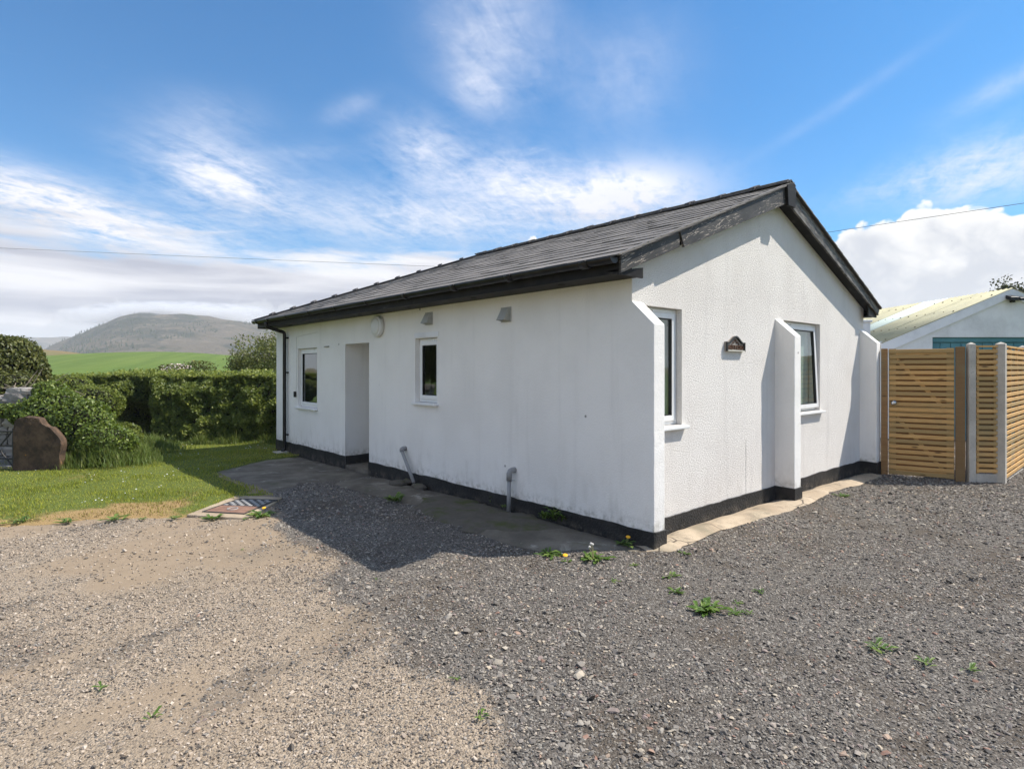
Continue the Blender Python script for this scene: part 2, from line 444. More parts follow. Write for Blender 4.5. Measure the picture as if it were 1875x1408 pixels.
M['upvc'] = material('white plastic window frame', lambda t: pbr(t, t.mix(t.noise(t.pos(), 5, 4).ss(0.45, 0.75) * 0.5, (0.80, 0.80, 0.79), (0.66, 0.64, 0.60)), 0.3, spec=0.5))
M['gasket'] = material('black rubber seal', lambda t: pbr(t, (0.012, 0.012, 0.012), 0.6))
def m_glass(t):
    fr = t.node('ShaderNodeFresnel'); fr.inputs[0].default_value = 1.52
    bf = S(t.nt, t.node('ShaderNodeNewGeometry').outputs['Backfacing'])
    k = (S(t.nt, fr.outputs[0]) * 1.6 + 0.03) * (1.0 - bf)
    p = t.pos()
    gl = t.node('ShaderNodeBsdfGlossy'); gl.inputs['Roughness'].default_value = 0.015; gl.inputs[0].default_value = (0.95, 0.97, 0.96, 1)
    t.l.new(t.bump(t.noise(p, 2.2, 2), 0.08, 0.02), gl.inputs['Normal'])
    tr = t.node('ShaderNodeBsdfTransparent'); tr.inputs[0].default_value = (0.86, 0.91, 0.89, 1)
    mx = t.node('ShaderNodeMixShader'); t.put(k.clamp(), mx.inputs[0]); t.l.new(tr.outputs[0], mx.inputs[1]); t.l.new(gl.outputs[0], mx.inputs[2])
    return mx.outputs[0]
M['glass'] = material('window glass', m_glass)
M['blind'] = material('grey green blind', lambda t: pbr(t, t.mix(t.noise(t.scale(t.pos(), (9, 9, 0.4)), 1.0, 3).ss(0.4, 0.6), (0.52, 0.56, 0.51), (0.68, 0.70, 0.65)), 0.9))
M['greyplastic'] = material('grey waste pipe plastic', lambda t: pbr(t, t.mix(t.noise(t.pos(), 18, 4, 0.6), (0.22, 0.22, 0.22), (0.36, 0.355, 0.35)), 0.5))
M['paleplastic'] = material('white painted pipe clip', lambda t: pbr(t, (0.62, 0.62, 0.60), 0.5))
M['lamp'] = material('frosted lamp cover', lambda t: pbr(t, (0.66, 0.66, 0.63), 0.28, spec=0.5))
M['lamprim'] = material('white lamp rim', lambda t: pbr(t, (0.72, 0.72, 0.70), 0.35))
M['ventgrey'] = material('grey vent plastic', lambda t: pbr(t, t.mix(t.noise(t.pos(), 25, 4), (0.36, 0.36, 0.34), (0.46, 0.455, 0.43)), 0.6))
M['dark'] = material('dark hole', lambda t: pbr(t, (0.01, 0.01, 0.01), 0.9))
M['signstone'] = material('grey brown cast plaque', lambda t: pbr(t, t.mix(t.noise(t.pos(), 60, 4), (0.25, 0.22, 0.19), (0.36, 0.33, 0.29)), 0.7, t.bump(t.noise(t.pos(), 150, 3), 0.3, 0.003)))
M['signrim'] = material('black plaque rim', lambda t: pbr(t, (0.018, 0.017, 0.016), 0.4))
M['signletter'] = material('rusty brown letters', lambda t: pbr(t, (0.10, 0.045, 0.022), 0.6))
M['signlight'] = material('pale plaque ledge', lambda t: pbr(t, (0.55, 0.53, 0.46), 0.6))

def m_wood(base, dark):
    def f(t):
        p = t.pos(); x, y, z = t.sep(p)
        r = S(t.nt, t.node('ShaderNodeObjectInfo').outputs['Random'])
        v = t.comb(x * 1.6 + r * 31.0, y * 1.6 + r * 17.0, z * 34.0)
        gr = t.noise(v, 2.4, 7, 0.62, 0.9)
        c = t.mix(gr.ss(0.3, 0.7), base, dark)
        c = t.mix(r.ss(0.35, 1.0) * 0.9, c, tuple(q_ * k_ for q_, k_ in zip(base, (0.52, 0.58, 0.62))))
        k = t.voro(t.comb(x * 2.6 + r * 9.0, y * 2.6 + r * 5.0, z * 8.0), 1.0).ss(0.16, 0.05)
        c = t.mix(k * 0.75, c, tuple(0.18 * q for q in dark))
        c = t.mix(t.noise(p, 2.4, 4, 0.6).ss(0.45, 0.75) * 0.35, c, (0.22, 0.20, 0.11))
        return pbr(t, c, 0.7, t.bump(gr, 0.35, 0.004), spec=0.35)
    return f
M['wood'] = material('treated orange pine', m_wood((0.68, 0.415, 0.16), (0.50, 0.28, 0.095)))
M['woodpost'] = material('treated brown pine post', m_wood((0.34, 0.19, 0.075), (0.22, 0.115, 0.045)))
def m_conc(t):
    p = t.pos()
    c = t.mix(t.noise(p, 4, 5, 0.6).ss(0.35, 0.7), (0.42, 0.385, 0.33), (0.54, 0.50, 0.43))
    c = t.mix(t.noise(p, 60, 3, 0.6).ss(0.55, 0.7) * 0.5, c, (0.19, 0.18, 0.17))
    return pbr(t, c, 0.88, t.bump(t.noise(p, 90, 4, 0.6), 0.4, 0.004))
M['concrete'] = material('cast concrete post', m_conc)
M['chrome'] = material('worn chrome', lambda t: pbr(t, (0.6, 0.6, 0.58), 0.25, metal=1.0))
M['garagewall'] = material('white painted garage wall', lambda t: pbr(t, t.mix(t.noise(t.pos(), 1.6, 6, 0.65).ss(0.35, 0.75), (0.80, 0.80, 0.79), (0.62, 0.615, 0.60)), 0.9, t.bump(t.noise(t.pos(), 25, 4), 0.3, 0.01)))
M['whitepaint'] = material('white painted board', lambda t: pbr(t, t.mix(t.noise(t.pos(), 2.6, 5, 0.6).ss(0.4, 0.75), (0.80, 0.80, 0.81), (0.66, 0.66, 0.67)), 0.6))
def m_sheet(t):
    p = t.pos()
    c = t.mix(t.noise(p, 1.4, 6, 0.66).ss(0.35, 0.7), (0.43, 0.405, 0.26), (0.33, 0.315, 0.21))
    c = t.mix(t.noise(p, 14, 5, 0.7).ss(0.58, 0.72) * 0.5, c, (0.24, 0.23, 0.14))
    return pbr(t, c, 0.8)
M['sheet'] = material('lichen yellow fibre cement sheet', m_sheet)
M['sheetclear'] = material('pale translucent roof sheet', lambda t: pbr(t, t.mix(t.noise(t.pos(), 2, 5), (0.55, 0.62, 0.55), (0.44, 0.50, 0.43)), 0.5))
M['tealdoor'] = material('teal painted garage door', lambda t: pbr(t, t.mix(t.noise(t.pos(), 3, 5, 0.6).ss(0.4, 0.7), (0.055, 0.20, 0.245), (0.085, 0.25, 0.29)), 0.55))
M['bolt'] = material('rusty roof bolt', lambda t: pbr(t, (0.10, 0.075, 0.04), 0.8))

def m_ground(t):                                   # grass land out to the horizon
    p = t.pos(); x, y, z = t.sep(p)
    dx, dy = x - float(CAM[0]), y - float(CAM[1]); r = (dx * dx + dy * dy).pow(0.5)
    ln = t.noise(t.comb((x * 0.94 - y * 0.34) * 0.9, (x * 0.34 + y * 0.94) * 0.03, 0.0), 0.35, 4, 0.55, 0.4)
    c = t.mix(t.noise(p, 0.03, 5, 0.6).ss(0.3, 0.7), (0.098, 0.150, 0.030), (0.125, 0.170, 0.040))
    c = t.mix(ln.ss(0.42, 0.60) * 0.6, c, (0.075, 0.120, 0.026))
    c = t.mix(t.noise(p, 0.7, 5, 0.65).ss(0.45, 0.7) * 0.45, c, (0.13, 0.20, 0.055))
    br = t.mix(t.noise(p, 0.02, 5, 0.6).ss(0.35, 0.65), (0.20, 0.125, 0.055), (0.12, 0.13, 0.05))
    c = t.mix(r.ss(205, 228), c, br)
    n = t.noise(p, 3.0, 5, 0.65)
    return pbr(t, c, 0.95, t.bump(n, 0.6, 0.12), spec=0.1)
M['ground'] = material('pasture', m_ground)
def m_hill(t):
    p = t.pos(); x, y, z = t.sep(p)
    a = t.noise(p, 0.011, 8, 0.66, 0.6); b = t.noise(p, 0.035, 6, 0.68)
    c = t.mix(a.ss(0.44, 0.60), (0.095, 0.078, 0.058), (0.028, 0.032, 0.024))
    c = t.mix(b.ss(0.54, 0.68), c, (0.15, 0.122, 0.09))
    c = t.mix(t.noise(p, 0.02, 6, 0.7).ss(0.57, 0.66) * 0.8, c, (0.020, 0.032, 0.018))
    c = t.mix(z.ss(22, 4) * 0.6, c, (0.13, 0.115, 0.065))
    return pbr(t, c, 0.95, t.bump(b + a, 0.8, 9.0), spec=0.05)
M['hill'] = material('heather and scree hillside', m_hill)
def m_drive(t):
    p = t.pos(); x, y, z = t.sep(p)
    s = t.attr('slate'); sand = t.attr('sand')
    s = (s + (t.noise(p, 3.0, 6, 0.7) - 0.5) * 0.7).ss(0.35, 0.65)
    cell = t.node('ShaderNodeTexVoronoi'); t.put(t.scale(p, (1, 1, 0.2)), cell.inputs['Vector']); cell.inputs['Scale'].default_value = 95
    cs = t.sep(cell.outputs['Color'])
    d = S(t.nt, cell.outputs['Distance'])
    tan = t.mix(cs[0], (0.22, 0.175, 0.128), (0.40, 0.325, 0.245))
    tan = t.mix(cs[1].ss(0.80, 0.9), tan, (0.11, 0.105, 0.10))
    tan = t.mix(sand, tan, t.mix(t.noise(p, 7, 6, 0.65), (0.20, 0.15, 0.102), (0.315, 0.247, 0.175)))
    tan = t.mix(t.noise(p, 0.9, 5, 0.6).ss(0.52, 0.70) * 0.55, tan, (0.19, 0.155, 0.115))
    gr = t.mix(cs[0], (0.06, 0.053, 0.047), (0.17, 0.152, 0.132))
    gr = t.mix(cs[1].ss(0.86, 0.93), gr, (0.24, 0.225, 0.20))
    gr = t.mix(t.noise(p, 1.1, 5, 0.65).ss(0.45, 0.65) * 0.7, gr, (0.085, 0.066, 0.048))
    stk = (t.attr('streak') + (t.noise(p, 5, 5, 0.7) - 0.5) * 0.6).ss(0.2, 0.9)
    tan = t.mix(stk * 0.55, tan, t.mix(cs[0], (0.075, 0.062, 0.05), (0.20, 0.165, 0.13)))
    c = t.mix(s, tan, gr)
    h = d * -1.0 * (1.0 - sand * 0.85) + t.noise(p, 30, 4, 0.6) * 0.5
    return pbr(t, c, 0.92, t.bump(h, 0.8, 0.012), spec=0.2)
M['drive'] = material('compacted gravel', m_drive)
def m_lawn(t):
    p = t.pos(); dry = t.attr('dry')
    c = t.mix(t.noise(p, 5, 6, 0.7), (0.075, 0.10, 0.022), (0.13, 0.16, 0.04))
    c = t.mix((dry + (t.noise(p, 9, 5, 0.7) - 0.5) * 0.8).ss(0.35, 0.75), c, (0.32, 0.22, 0.105))
    return pbr(t, c, 0.95, t.bump(t.noise(p, 60, 4, 0.7), 0.7, 0.02), spec=0.1)
M['lawn'] = material('short lawn turf', m_lawn)
def m_blade(t):
    r = t.attr('rnd'); dry = t.attr('dry')
    c = t.mix(r, (0.21, 0.25, 0.032), (0.44, 0.45, 0.09))
    c = t.mix(dry, c, t.mix(r, (0.30, 0.22, 0.10), (0.46, 0.34, 0.18)))
    d = t.node('ShaderNodeBsdfDiffuse'); t.put(c, d.inputs[0])
    tr = t.node('ShaderNodeBsdfTranslucent'); t.put(c, tr.inputs[0])
    m = t.node('ShaderNodeMixShader'); m.inputs[0].default_value = 0.4
    t.l.new(d.outputs[0], m.inputs[1]); t.l.new(tr.outputs[0], m.inputs[2]); return m.outputs[0]
M['blade'] = material('grass blades', m_blade)
def m_apron(t):
    p = t.pos()
    c = t.mix(t.noise(p, 2.2, 6, 0.65).ss(0.35, 0.7), (0.33, 0.26, 0.185), (0.46, 0.375, 0.275))
    c = t.mix(t.noise(p, 5, 6, 0.7, 0.6).ss(0.53, 0.68) * 0.7, c, (0.155, 0.135, 0.105))
    c = t.mix(t.noise(p, 1.6, 5, 0.6).ss(0.55, 0.7) * 0.5, c, (0.15, 0.145, 0.10))
    c = t.mix(t.noise(p, 70, 3, 0.6).ss(0.62, 0.7) * 0.6, c, (0.10, 0.095, 0.09))
    cr = t.voro(p, 1.5, 'DISTANCE_TO_EDGE').ss(0.012, 0.003) * t.noise(p, 1.0, 3).ss(0.45, 0.6)
    c = t.mix(cr * 0.8, c, (0.06, 0.05, 0.04))
    return pbr(t, c, 0.9, t.bump(t.noise(p, 45, 5, 0.65) - cr * 1.5, 0.5, 0.010), spec=0.25)
M['apron'] = material('worn concrete', m_apron)
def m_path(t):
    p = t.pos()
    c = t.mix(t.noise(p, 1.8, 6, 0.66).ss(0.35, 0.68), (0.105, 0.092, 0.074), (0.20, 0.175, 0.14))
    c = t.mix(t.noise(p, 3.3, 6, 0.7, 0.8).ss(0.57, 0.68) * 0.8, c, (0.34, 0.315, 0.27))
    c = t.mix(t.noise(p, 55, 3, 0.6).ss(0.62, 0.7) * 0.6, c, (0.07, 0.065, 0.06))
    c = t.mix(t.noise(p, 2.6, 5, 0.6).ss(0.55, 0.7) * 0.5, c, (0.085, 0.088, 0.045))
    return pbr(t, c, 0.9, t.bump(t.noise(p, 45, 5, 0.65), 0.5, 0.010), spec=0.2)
M['path'] = material('dark concrete', m_path)
def m_soil(t):
    p = t.pos()
    c = t.mix(t.noise(p, 9, 6, 0.7), (0.075, 0.065, 0.05), (0.18, 0.16, 0.135))
    c = t.mix(t.noise(p, 3, 5, 0.65).ss(0.48, 0.66) * 0.8, c, (0.085, 0.10, 0.03))
    return pbr(t, c, 0.95, t.bump(t.noise(p, 70, 5, 0.7), 0.8, 0.02), spec=0.1)
M['soil'] = material('mossy grit', m_soil)
def leafmat(name, c0, c1, c2, trans=0.35, gloss=0.35):
    def f(t):
        r = t.attr('rnd')
        c = t.ramp(r, [(0.0, c0), (0.55, c1), (1.0, c2)])
        b = pbr(t, c, 0.45, spec=gloss)
        tr = t.node('ShaderNodeBsdfTranslucent'); t.put(t.mix(0.35, c, (c2[0] * 1.4, c2[1] * 1.5, c2[2])), tr.inputs[0])
        m = t.node('ShaderNodeMixShader'); m.inputs[0].default_value = trans
        t.l.new(b, m.inputs[1]); t.l.new(tr.outputs[0], m.inputs[2]); return m.outputs[0]
    return material(name, f)
M['hedgeleaf'] = leafmat('beech hedge leaves', (0.055, 0.085, 0.016), (0.15, 0.19, 0.034), (0.34, 0.36, 0.08), 0.38)
M['bushleaf'] = leafmat('olive evergreen leaves', (0.042, 0.055, 0.012), (0.10, 0.115, 0.024), (0.21, 0.195, 0.05), 0.25)
M['ivyleaf'] = leafmat('bright ivy leaves', (0.050, 0.085, 0.013), (0.125, 0.18, 0.024), (0.25, 0.30, 0.05), 0.28, 0.45)
M['yellowleaf'] = leafmat('pale yellow green leaves', (0.07, 0.085, 0.022), (0.14, 0.16, 0.045), (0.25, 0.25, 0.09), 0.35)
M['treeleaf'] = leafmat('dark olive tree leaves', (0.025, 0.032, 0.012), (0.055, 0.060, 0.022), (0.10, 0.10, 0.04), 0.25)
M['weedleaf'] = leafmat('fresh weed leaves', (0.045, 0.095, 0.014), (0.095, 0.175, 0.028), (0.19, 0.26, 0.06), 0.3)
M['longgrass'] = leafmat('long grass', (0.06, 0.10, 0.02), (0.13, 0.19, 0.04), (0.27, 0.28, 0.10), 0.4, 0.2)
M['conifer'] = leafmat('dark conifer', (0.014, 0.024, 0.012), (0.022, 0.034, 0.016), (0.035, 0.048, 0.022), 0.1, 0.1)
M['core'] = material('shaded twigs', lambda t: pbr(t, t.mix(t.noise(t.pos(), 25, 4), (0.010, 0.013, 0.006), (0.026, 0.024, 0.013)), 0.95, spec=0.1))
M['bark'] = material('brown bark', lambda t: pbr(t, t.mix(t.noise(t.pos(), 12, 5), (0.07, 0.055, 0.04), (0.16, 0.13, 0.10)), 0.9))
M['twig'] = material('bleached dead twig', lambda t: pbr(t, t.mix(t.noise(t.pos(), 20, 4), (0.26, 0.20, 0.15), (0.42, 0.35, 0.28)), 0.9))
M['petal'] = material('yellow dandelion petals', lambda t: pbr(t, (0.85, 0.42, 0.01), 0.7))
M['daisy'] = material('white petals', lambda t: pbr(t, (0.80, 0.80, 0.78), 0.8))
M['blossom'] = material('pale pink blossom', lambda t: pbr(t, (0.72, 0.60, 0.56), 0.8))
M['stem'] = material('pale stem', lambda t: pbr(t, (0.28, 0.24, 0.12), 0.8))
M['puff'] = material('grey seed head', lambda t: pbr(t, (0.55, 0.53, 0.49), 0.9))
def m_gatepost(t):
    p = t.pos()
    c = t.mix(t.noise(p, 5, 6, 0.68).ss(0.35, 0.68), (0.060, 0.036, 0.022), (0.175, 0.105, 0.062))
    c = t.mix(t.noise(p, 15, 5, 0.7).ss(0.55, 0.7) * 0.6, c, (0.045, 0.034, 0.024))
    c = t.mix(t.noise(p, 7, 4, 0.6).ss(0.68, 0.74), c, (0.48, 0.19, 0.03))
    return pbr(t, c, 0.92, t.bump(t.noise(p, 18, 7, 0.75), 1.0, 0.05))
M['gatepost'] = material('brown weathered stone', m_gatepost)
def m_wallstone(t):
    p = t.pos(); r = S(t.nt, t.node('ShaderNodeObjectInfo').outputs['Random'])
    c = t.ramp(r, [(0.0, (0.30, 0.28, 0.26)), (0.4, (0.20, 0.18, 0.165)), (0.7, (0.40, 0.37, 0.34)), (1.0, (0.26, 0.12, 0.075))])
    c = t.mix(t.noise(p, 14, 6, 0.7).ss(0.45, 0.68) * 0.6, c, (0.36, 0.32, 0.27))
    c = t.mix(t.noise(p, 6, 5, 0.7).ss(0.60, 0.7) * 0.7, c, (0.33, 0.14, 0.06))
    return pbr(t, c, 0.9, t.bump(t.noise(p, 30, 5, 0.7), 0.7, 0.02))
M['wallstone'] = material('field stone', m_wallstone)
M['darkmetal'] = material('dark painted iron', lambda t: pbr(t, (0.03, 0.028, 0.027), 0.6))
M['road'] = material('grey road', lambda t: pbr(t, t.mix(t.noise(t.pos(), 40, 4), (0.15, 0.15, 0.15), (0.24, 0.24, 0.24)), 0.9))
def m_rust(t):
    p = t.pos()
    c = t.mix(t.noise(p, 12, 5, 0.65).ss(0.35, 0.7), (0.17, 0.088, 0.06), (0.25, 0.145, 0.10))
    return pbr(t, c, 0.85, t.bump(t.noise(p, 80, 4), 0.4, 0.004))
M['rust'] = material('rusted cast iron', m_rust)
M['iron'] = material('worn grey cast iron', lambda t: pbr(t, t.mix(t.noise(t.pos(), 20, 4), (0.26, 0.255, 0.25), (0.42, 0.41, 0.40)), 0.6))
def stonemat(name, stops):
    def f(t):
        r = S(t.nt, t.node('ShaderNodeObjectInfo').outputs['Random'])
        c = t.ramp(r, stops, 'LINEAR')
        c = t.mix(t.noise(t.coord('Object'), 3.0, 3, 0.6).ss(0.4, 0.75) * 0.35, c, (0.26, 0.25, 0.23))
        return pbr(t, c, 0.85, spec=0.3)
    return material(name, f)
M['slate'] = stonemat('slate chips', [(0.0, (0.05, 0.044, 0.039)), (0.25, (0.13, 0.115, 0.10)), (0.55, (0.212, 0.188, 0.162)), (0.78, (0.315, 0.285, 0.243)), (0.82, (0.22, 0.165, 0.15)), (0.90, (0.37, 0.33, 0.27)), (0.965, (0.45, 0.37, 0.27)), (0.99, (0.26, 0.15, 0.11))])
M['tanstone'] = stonemat('tan gravel', [(0.0, (0.07, 0.062, 0.055)), (0.14, (0.19, 0.155, 0.12)), (0.4, (0.285, 0.226, 0.17)), (0.7, (0.375, 0.30, 0.23)), (0.9, (0.46, 0.385, 0.305)), (1.0, (0.50, 0.43, 0.36))])
M['wire'] = material('grey cable', lambda t: pbr(t, (0.13, 0.125, 0.12), 0.8))
M['pole'] = material('tarred wooden pole', lambda t: pbr(t, (0.09, 0.07, 0.05), 0.9))
M['pebble'] = material('pale pebble', lambda t: pbr(t, t.mix(t.noise(t.pos(), 30, 4), (0.45, 0.40, 0.34), (0.62, 0.60, 0.58)), 0.7))
M['whitewall'] = M['garagewall']

# ------------------------------------------------------------------ the land
W, L = 5.97, 8.95
SB_Y = [-6, -3, -1.45, -1.07, 0.0, 1.9, 2.97, 3.4, 4.3, 6]
SB_X = [-4.2, -3.3, -2.85, -2.63, -2.56, -2.25, -2.1, -2.0, -1.65, -1.6]
def slate_f(x, y):                                  # 1 on slate chips, 0 on the tan drive
    b = np.interp(y, SB_Y, SB_X)
    return smooth(-0.30, 0.30, np.asarray(x) - b + 0.16 * vnoise(np.asarray(x) * 2.2, np.asarray(y) * 2.2, 3, 3))
LAWN = [(-16, 7.6), (-7, 5.75), (-4.3, 4.72), (-3.41, 4.38), (-2.79, 3.83), (-2.1, 4.42), (-1.66, 4.26), (-1.74, 5.6), (-1.72, 6.77), (-0.74, 7.58), (-0.03, 7.66), (-0.03, 9.05), (3, 9.1), (4, 12), (1.0, 15), (-4, 19), (-16, 19)]
PAD = [(-0.02, 4.66), (-0.78, 4.74), (-1.01, 4.94), (-1.63, 4.36), (-1.75, 5.6), (-1.74, 6.80), (-0.72, 7.63), (-0.02, 7.66)]
APRON = [(-0.005, 4.62), (-0.80, 4.70), (-0.66, 2.65), (-0.85, 1.4), (-0.84, 0.42), (-0.42, 0.04), (0.04, -0.37), (0.9, -0.29), (2.33, -0.40), (4.04, -0.31), (4.97, -0.35), (5.9, -0.32), (5.9, -0.02), (-0.005, -0.02)]
SOIL = [(-0.03, 2.75), (-0.40, 2.86), (-0.74, 2.5), (-0.90, 1.75), (-0.90, 1.25), (-0.55, 0.92), (-0.03, 0.52)]
SLAB = [pg(341, 946), pg(433, 911), pg(517, 914), pg(457, 952)]
SLAB = [(p[0], p[1]) for p in SLAB]

from mathutils.geometry import delaunay_2d_cdt
def sheet(name, poly, res, zf, mat, attrs=None, wob=0.02, edge_drop=0.03, **props):
    """ground sheet inside a polygon with an uneven border; zf(x, y) gives its height"""
    P = []
    for i in range(len(poly)):
        a, b = np.array(poly[i][:2], float), np.array(poly[(i + 1) % len(poly)][:2], float); n = max(1, int(np.linalg.norm(b - a) / max(res, 0.05)))
        for k in range(n): P.append(a + (b - a) * k / n)
    P = np.array(P)
    P[:, 0] += wob * vnoise(P[:, 0] * 6, P[:, 1] * 6, 1, 3); P[:, 1] += wob * vnoise(P[:, 0] * 6, P[:, 1] * 6, 5, 3)
    nb = len(P)
    xs = np.arange(P[:, 0].min(), P[:, 0].max(), res); ys = np.arange(P[:, 1].min(), P[:, 1].max(), res)
    gx, gy = np.meshgrid(xs, ys); gx = gx.ravel() + res * 0.3 * rng.uniform(-1, 1, gx.size); gy = gy.ravel() + res * 0.3 * rng.uniform(-1, 1, gy.size)
    m = inside(gx, gy, P) & (poly_dist(gx, gy, P) > res * 0.5)
    pts = [Vector((float(x), float(y))) for x, y in np.vstack([P, np.stack([gx[m], gy[m]], 1)])]
    v, e, f, *_ = delaunay_2d_cdt(pts, [(i, (i + 1) % nb) for i in range(nb)], [list(range(nb))], 1, 1e-6)
    vx = np.array([q[0] for q in v]); vy = np.array([q[1] for q in v])
    z = zf(vx, vy)
    dist = poly_dist(vx, vy, P); z = z - edge_drop * (dist < 1e-4)
    me = np_mesh(name, np.stack([vx, vy, z], 1), np.array([q for q in f if len(q) == 3]), mat, {k: ('POINT', fn(vx, vy)) for k, fn in (attrs or {}).items()}, True)
    bm = bmesh.new(); bm.from_mesh(me); bmesh.ops.recalc_face_normals(bm, faces=bm.faces)
    if sum(q.normal.z for q in bm.faces) < 0: bmesh.ops.reverse_faces(bm, faces=bm.faces)
    bm.to_mesh(me); bm.free()
    return link(name, me, kind='structure', **props)

# ground to the horizon, in rings round the view point
def field_h(r, az):
    amp = np.maximum(5.9 * np.exp(-((az + 31) / 15.5) ** 2), 0.3)
    h = amp * smooth(18, 172, r) * (1 - smooth(176, 330, r) * 0.8)
    h = h + 8.6 * np.exp(-((az + 41) / 8.5) ** 2) * smooth(205, 300, r) * (1 - smooth(310, 480, r))
    return h
rr = np.concatenate([np.linspace(0.5, 12, 18), np.geomspace(13, 120, 44), np.linspace(123, 480, 70), np.geomspace(500, 5200, 26)])
aa = np.radians(np.concatenate([np.arange(-180, -60, 4.0), np.arange(-60, 0, 0.8), np.arange(0, 180, 4.0)]))
RR, AA = np.meshgrid(rr, aa)
gx = CAM[0] + RR * (np.cos(AA) * FW[0] + np.sin(AA) * RT[0]); gy = CAM[1] + RR * (np.cos(AA) * FW[1] + np.sin(AA) * RT[1])
az_d = np.degrees(AA)
gz = np.where(RR < 40, g(gx, gy) - 0.07, -0.3) * (1 - smooth(20, 60, RR)) - 0.35 * smooth(20, 60, RR) + field_h(RR, az_d) + 0.10 * vnoise(gx * 0.12, gy * 0.12, 2) * smooth(30, 90, RR)
na, nr = RR.shape
idx = np.arange(na * nr).reshape(na, nr); nxt = np.roll(idx, -1, 0)
faces = np.stack([idx[:, :-1], nxt[:, :-1], nxt[:, 1:], idx[:, 1:]], -1).reshape(-1, 4)[:, ::-1]
link('ground', np_mesh('ground', np.stack([gx, gy, gz], -1).reshape(-1, 3), faces, M['ground'], None, True), kind='structure')

# hills: crest line as height above the horizon, by direction
def hill(name, us, pxs, r_in, r_c, r_out, rough, seed, kw=1.0):
    a = np.radians(np.arange(-62, 8, 0.18)); r = np.concatenate([np.linspace(r_in, r_c, 70), np.linspace(r_c, r_out, 24)[1:]])
    Rr, Aa = np.meshgrid(r, a); u = 937.5 + FPX * np.tan(Aa)
    H = np.interp(u, us, pxs) / FPX * np.cos(Aa) * r_c
    sec = np.where(Rr <= r_c, smooth(0, 1, (Rr - r_in) / (r_c - r_in)) ** kw, 1 - smooth(0, 1, (Rr - r_c) / (r_out - r_c)))
    X = CAM[0] + Rr * (np.cos(Aa) * FW[0] + np.sin(Aa) * RT[0]); Yy = CAM[1] + Rr * (np.cos(Aa) * FW[1] + np.sin(Aa) * RT[1])
    n = vnoise(X / 170, Yy / 170, seed, 6) * rough * sec * np.clip(H / 40, 0.15, 1.4)
    Z = -4 + (H + 5) * sec + n
    k = np.arange(Z.size).reshape(Z.shape)
    F = np.stack([k[:-1, :-1], k[1:, :-1], k[1:, 1:], k[:-1, 1:]], -1).reshape(-1, 4)[:, ::-1]
    link(name, np_mesh(name, np.stack([X, Yy, Z], -1).reshape(-1, 3), F, M['hill'], None, True), kind='structure')
    return X, Yy, Z, sec
hx, hy, hz, hs = hill('hill', [-700, -100, 20, 75, 105, 150, 190, 215, 260, 330, 400, 440, 480, 520, 560, 620, 700, 1000],
                      [6, 10, 18, 31, 43, 60, 77, 86, 93, 95, 91, 86, 75, 60, 42, 24, 8, 2], 560, 1150, 1900, 13.0, 4, 0.8)
hill('far_hill', [-1200, -500, -100, 40, 120, 200, 320, 600, 1000], [30, 48, 58, 57, 55, 48, 30, 12, 4], 1950, 2150, 2600, 7.0, 9)
# conifers that stand on the hill, one mass
sel = np.argwhere((hs > 0.25) & (np.arange(hs.shape[1])[None, :] < 76))
sel = sel[rng.choice(len(sel), 12000)]
tx = hx[sel[:, 0], sel[:, 1]] + rng.uniform(-4, 4, len(sel)); ty = hy[sel[:, 0], sel[:, 1]] + rng.uniform(-4, 4, len(sel)); tz = hz[sel[:, 0], sel[:, 1]]
keep = vnoise(tx / 90, ty / 90, 21, 4) + 0.18 * rng.uniform(-1, 1, len(tx)) > 0.42
tx, ty, tz = tx[keep], ty[keep], tz[keep]; hgt = rng.uniform(1.8, 4.2, len(tx)); nt_ = len(tx)
ang = np.arange(5) * 2 * math.pi / 5
ring = np.stack([tx[:, None] + (hgt * 0.26)[:, None] * np.cos(ang), ty[:, None] + (hgt * 0.26)[:, None] * np.sin(ang), (tz - 1)[:, None] + 0 * ang], -1)
tipv = np.stack([tx, ty, tz + hgt], -1)[:, None, :]
vv = np.concatenate([ring, tipv], 1).reshape(-1, 3); b0 = np.arange(nt_)[:, None] * 6
ff = np.stack([b0 + np.arange(5), b0 + (np.arange(5) + 1) % 5, np.broadcast_to(b0 + 5, (nt_, 5))], -1).reshape(-1, 3)
link('hill_conifers', np_mesh('hill_conifers', vv, ff, M['conifer'], {'rnd': ('FACE', np.repeat(rng.random(nt_), 5))}), kind='stuff', label='dark conifers scattered over the misty hillside', category='trees')

# drive: tan compacted gravel turning to slate chips
dx_ = np.arange(-13, 13.01, 0.07); dy_ = np.arange(-9, 6.5, 0.07)
DX, DY = np.meshgrid(dx_, dy_)
DZ = g(DX, DY) + 0.012 * vnoise(DX * 1.3, DY * 1.3, 8, 3) + 0.004 * vnoise(DX * 7, DY * 7, 3, 2)
DZ -= 0.04 * ((DX > -0.05) & (DX < W) & (DY > 0.0))
k = np.arange(DX.size).reshape(DX.shape)
F = np.stack([k[:-1, :-1], k[:-1, 1:], k[1:, 1:], k[1:, :-1]], -1).reshape(-1, 4)
def sand_f(x, y):
    q = vnoise(x * 0.55 + y * 0.25, y * 1.1 - x * 0.4, 14, 4)
    return smooth(0.0, 0.5, q + 0.75 * smooth(-0.6, 3.2, y) - 0.18) * smooth(-1.3, 0.4, y)
def streak_f(x, y):                                 # drifts of dark stones dragged along the drive
    return smooth(0.12, 0.62, vnoise(x * 0.6 + y * 0.5, y * 1.6 - x * 0.7, 61, 5)) * (0.45 + 0.55 * smooth(-1.6, 0.6, y))
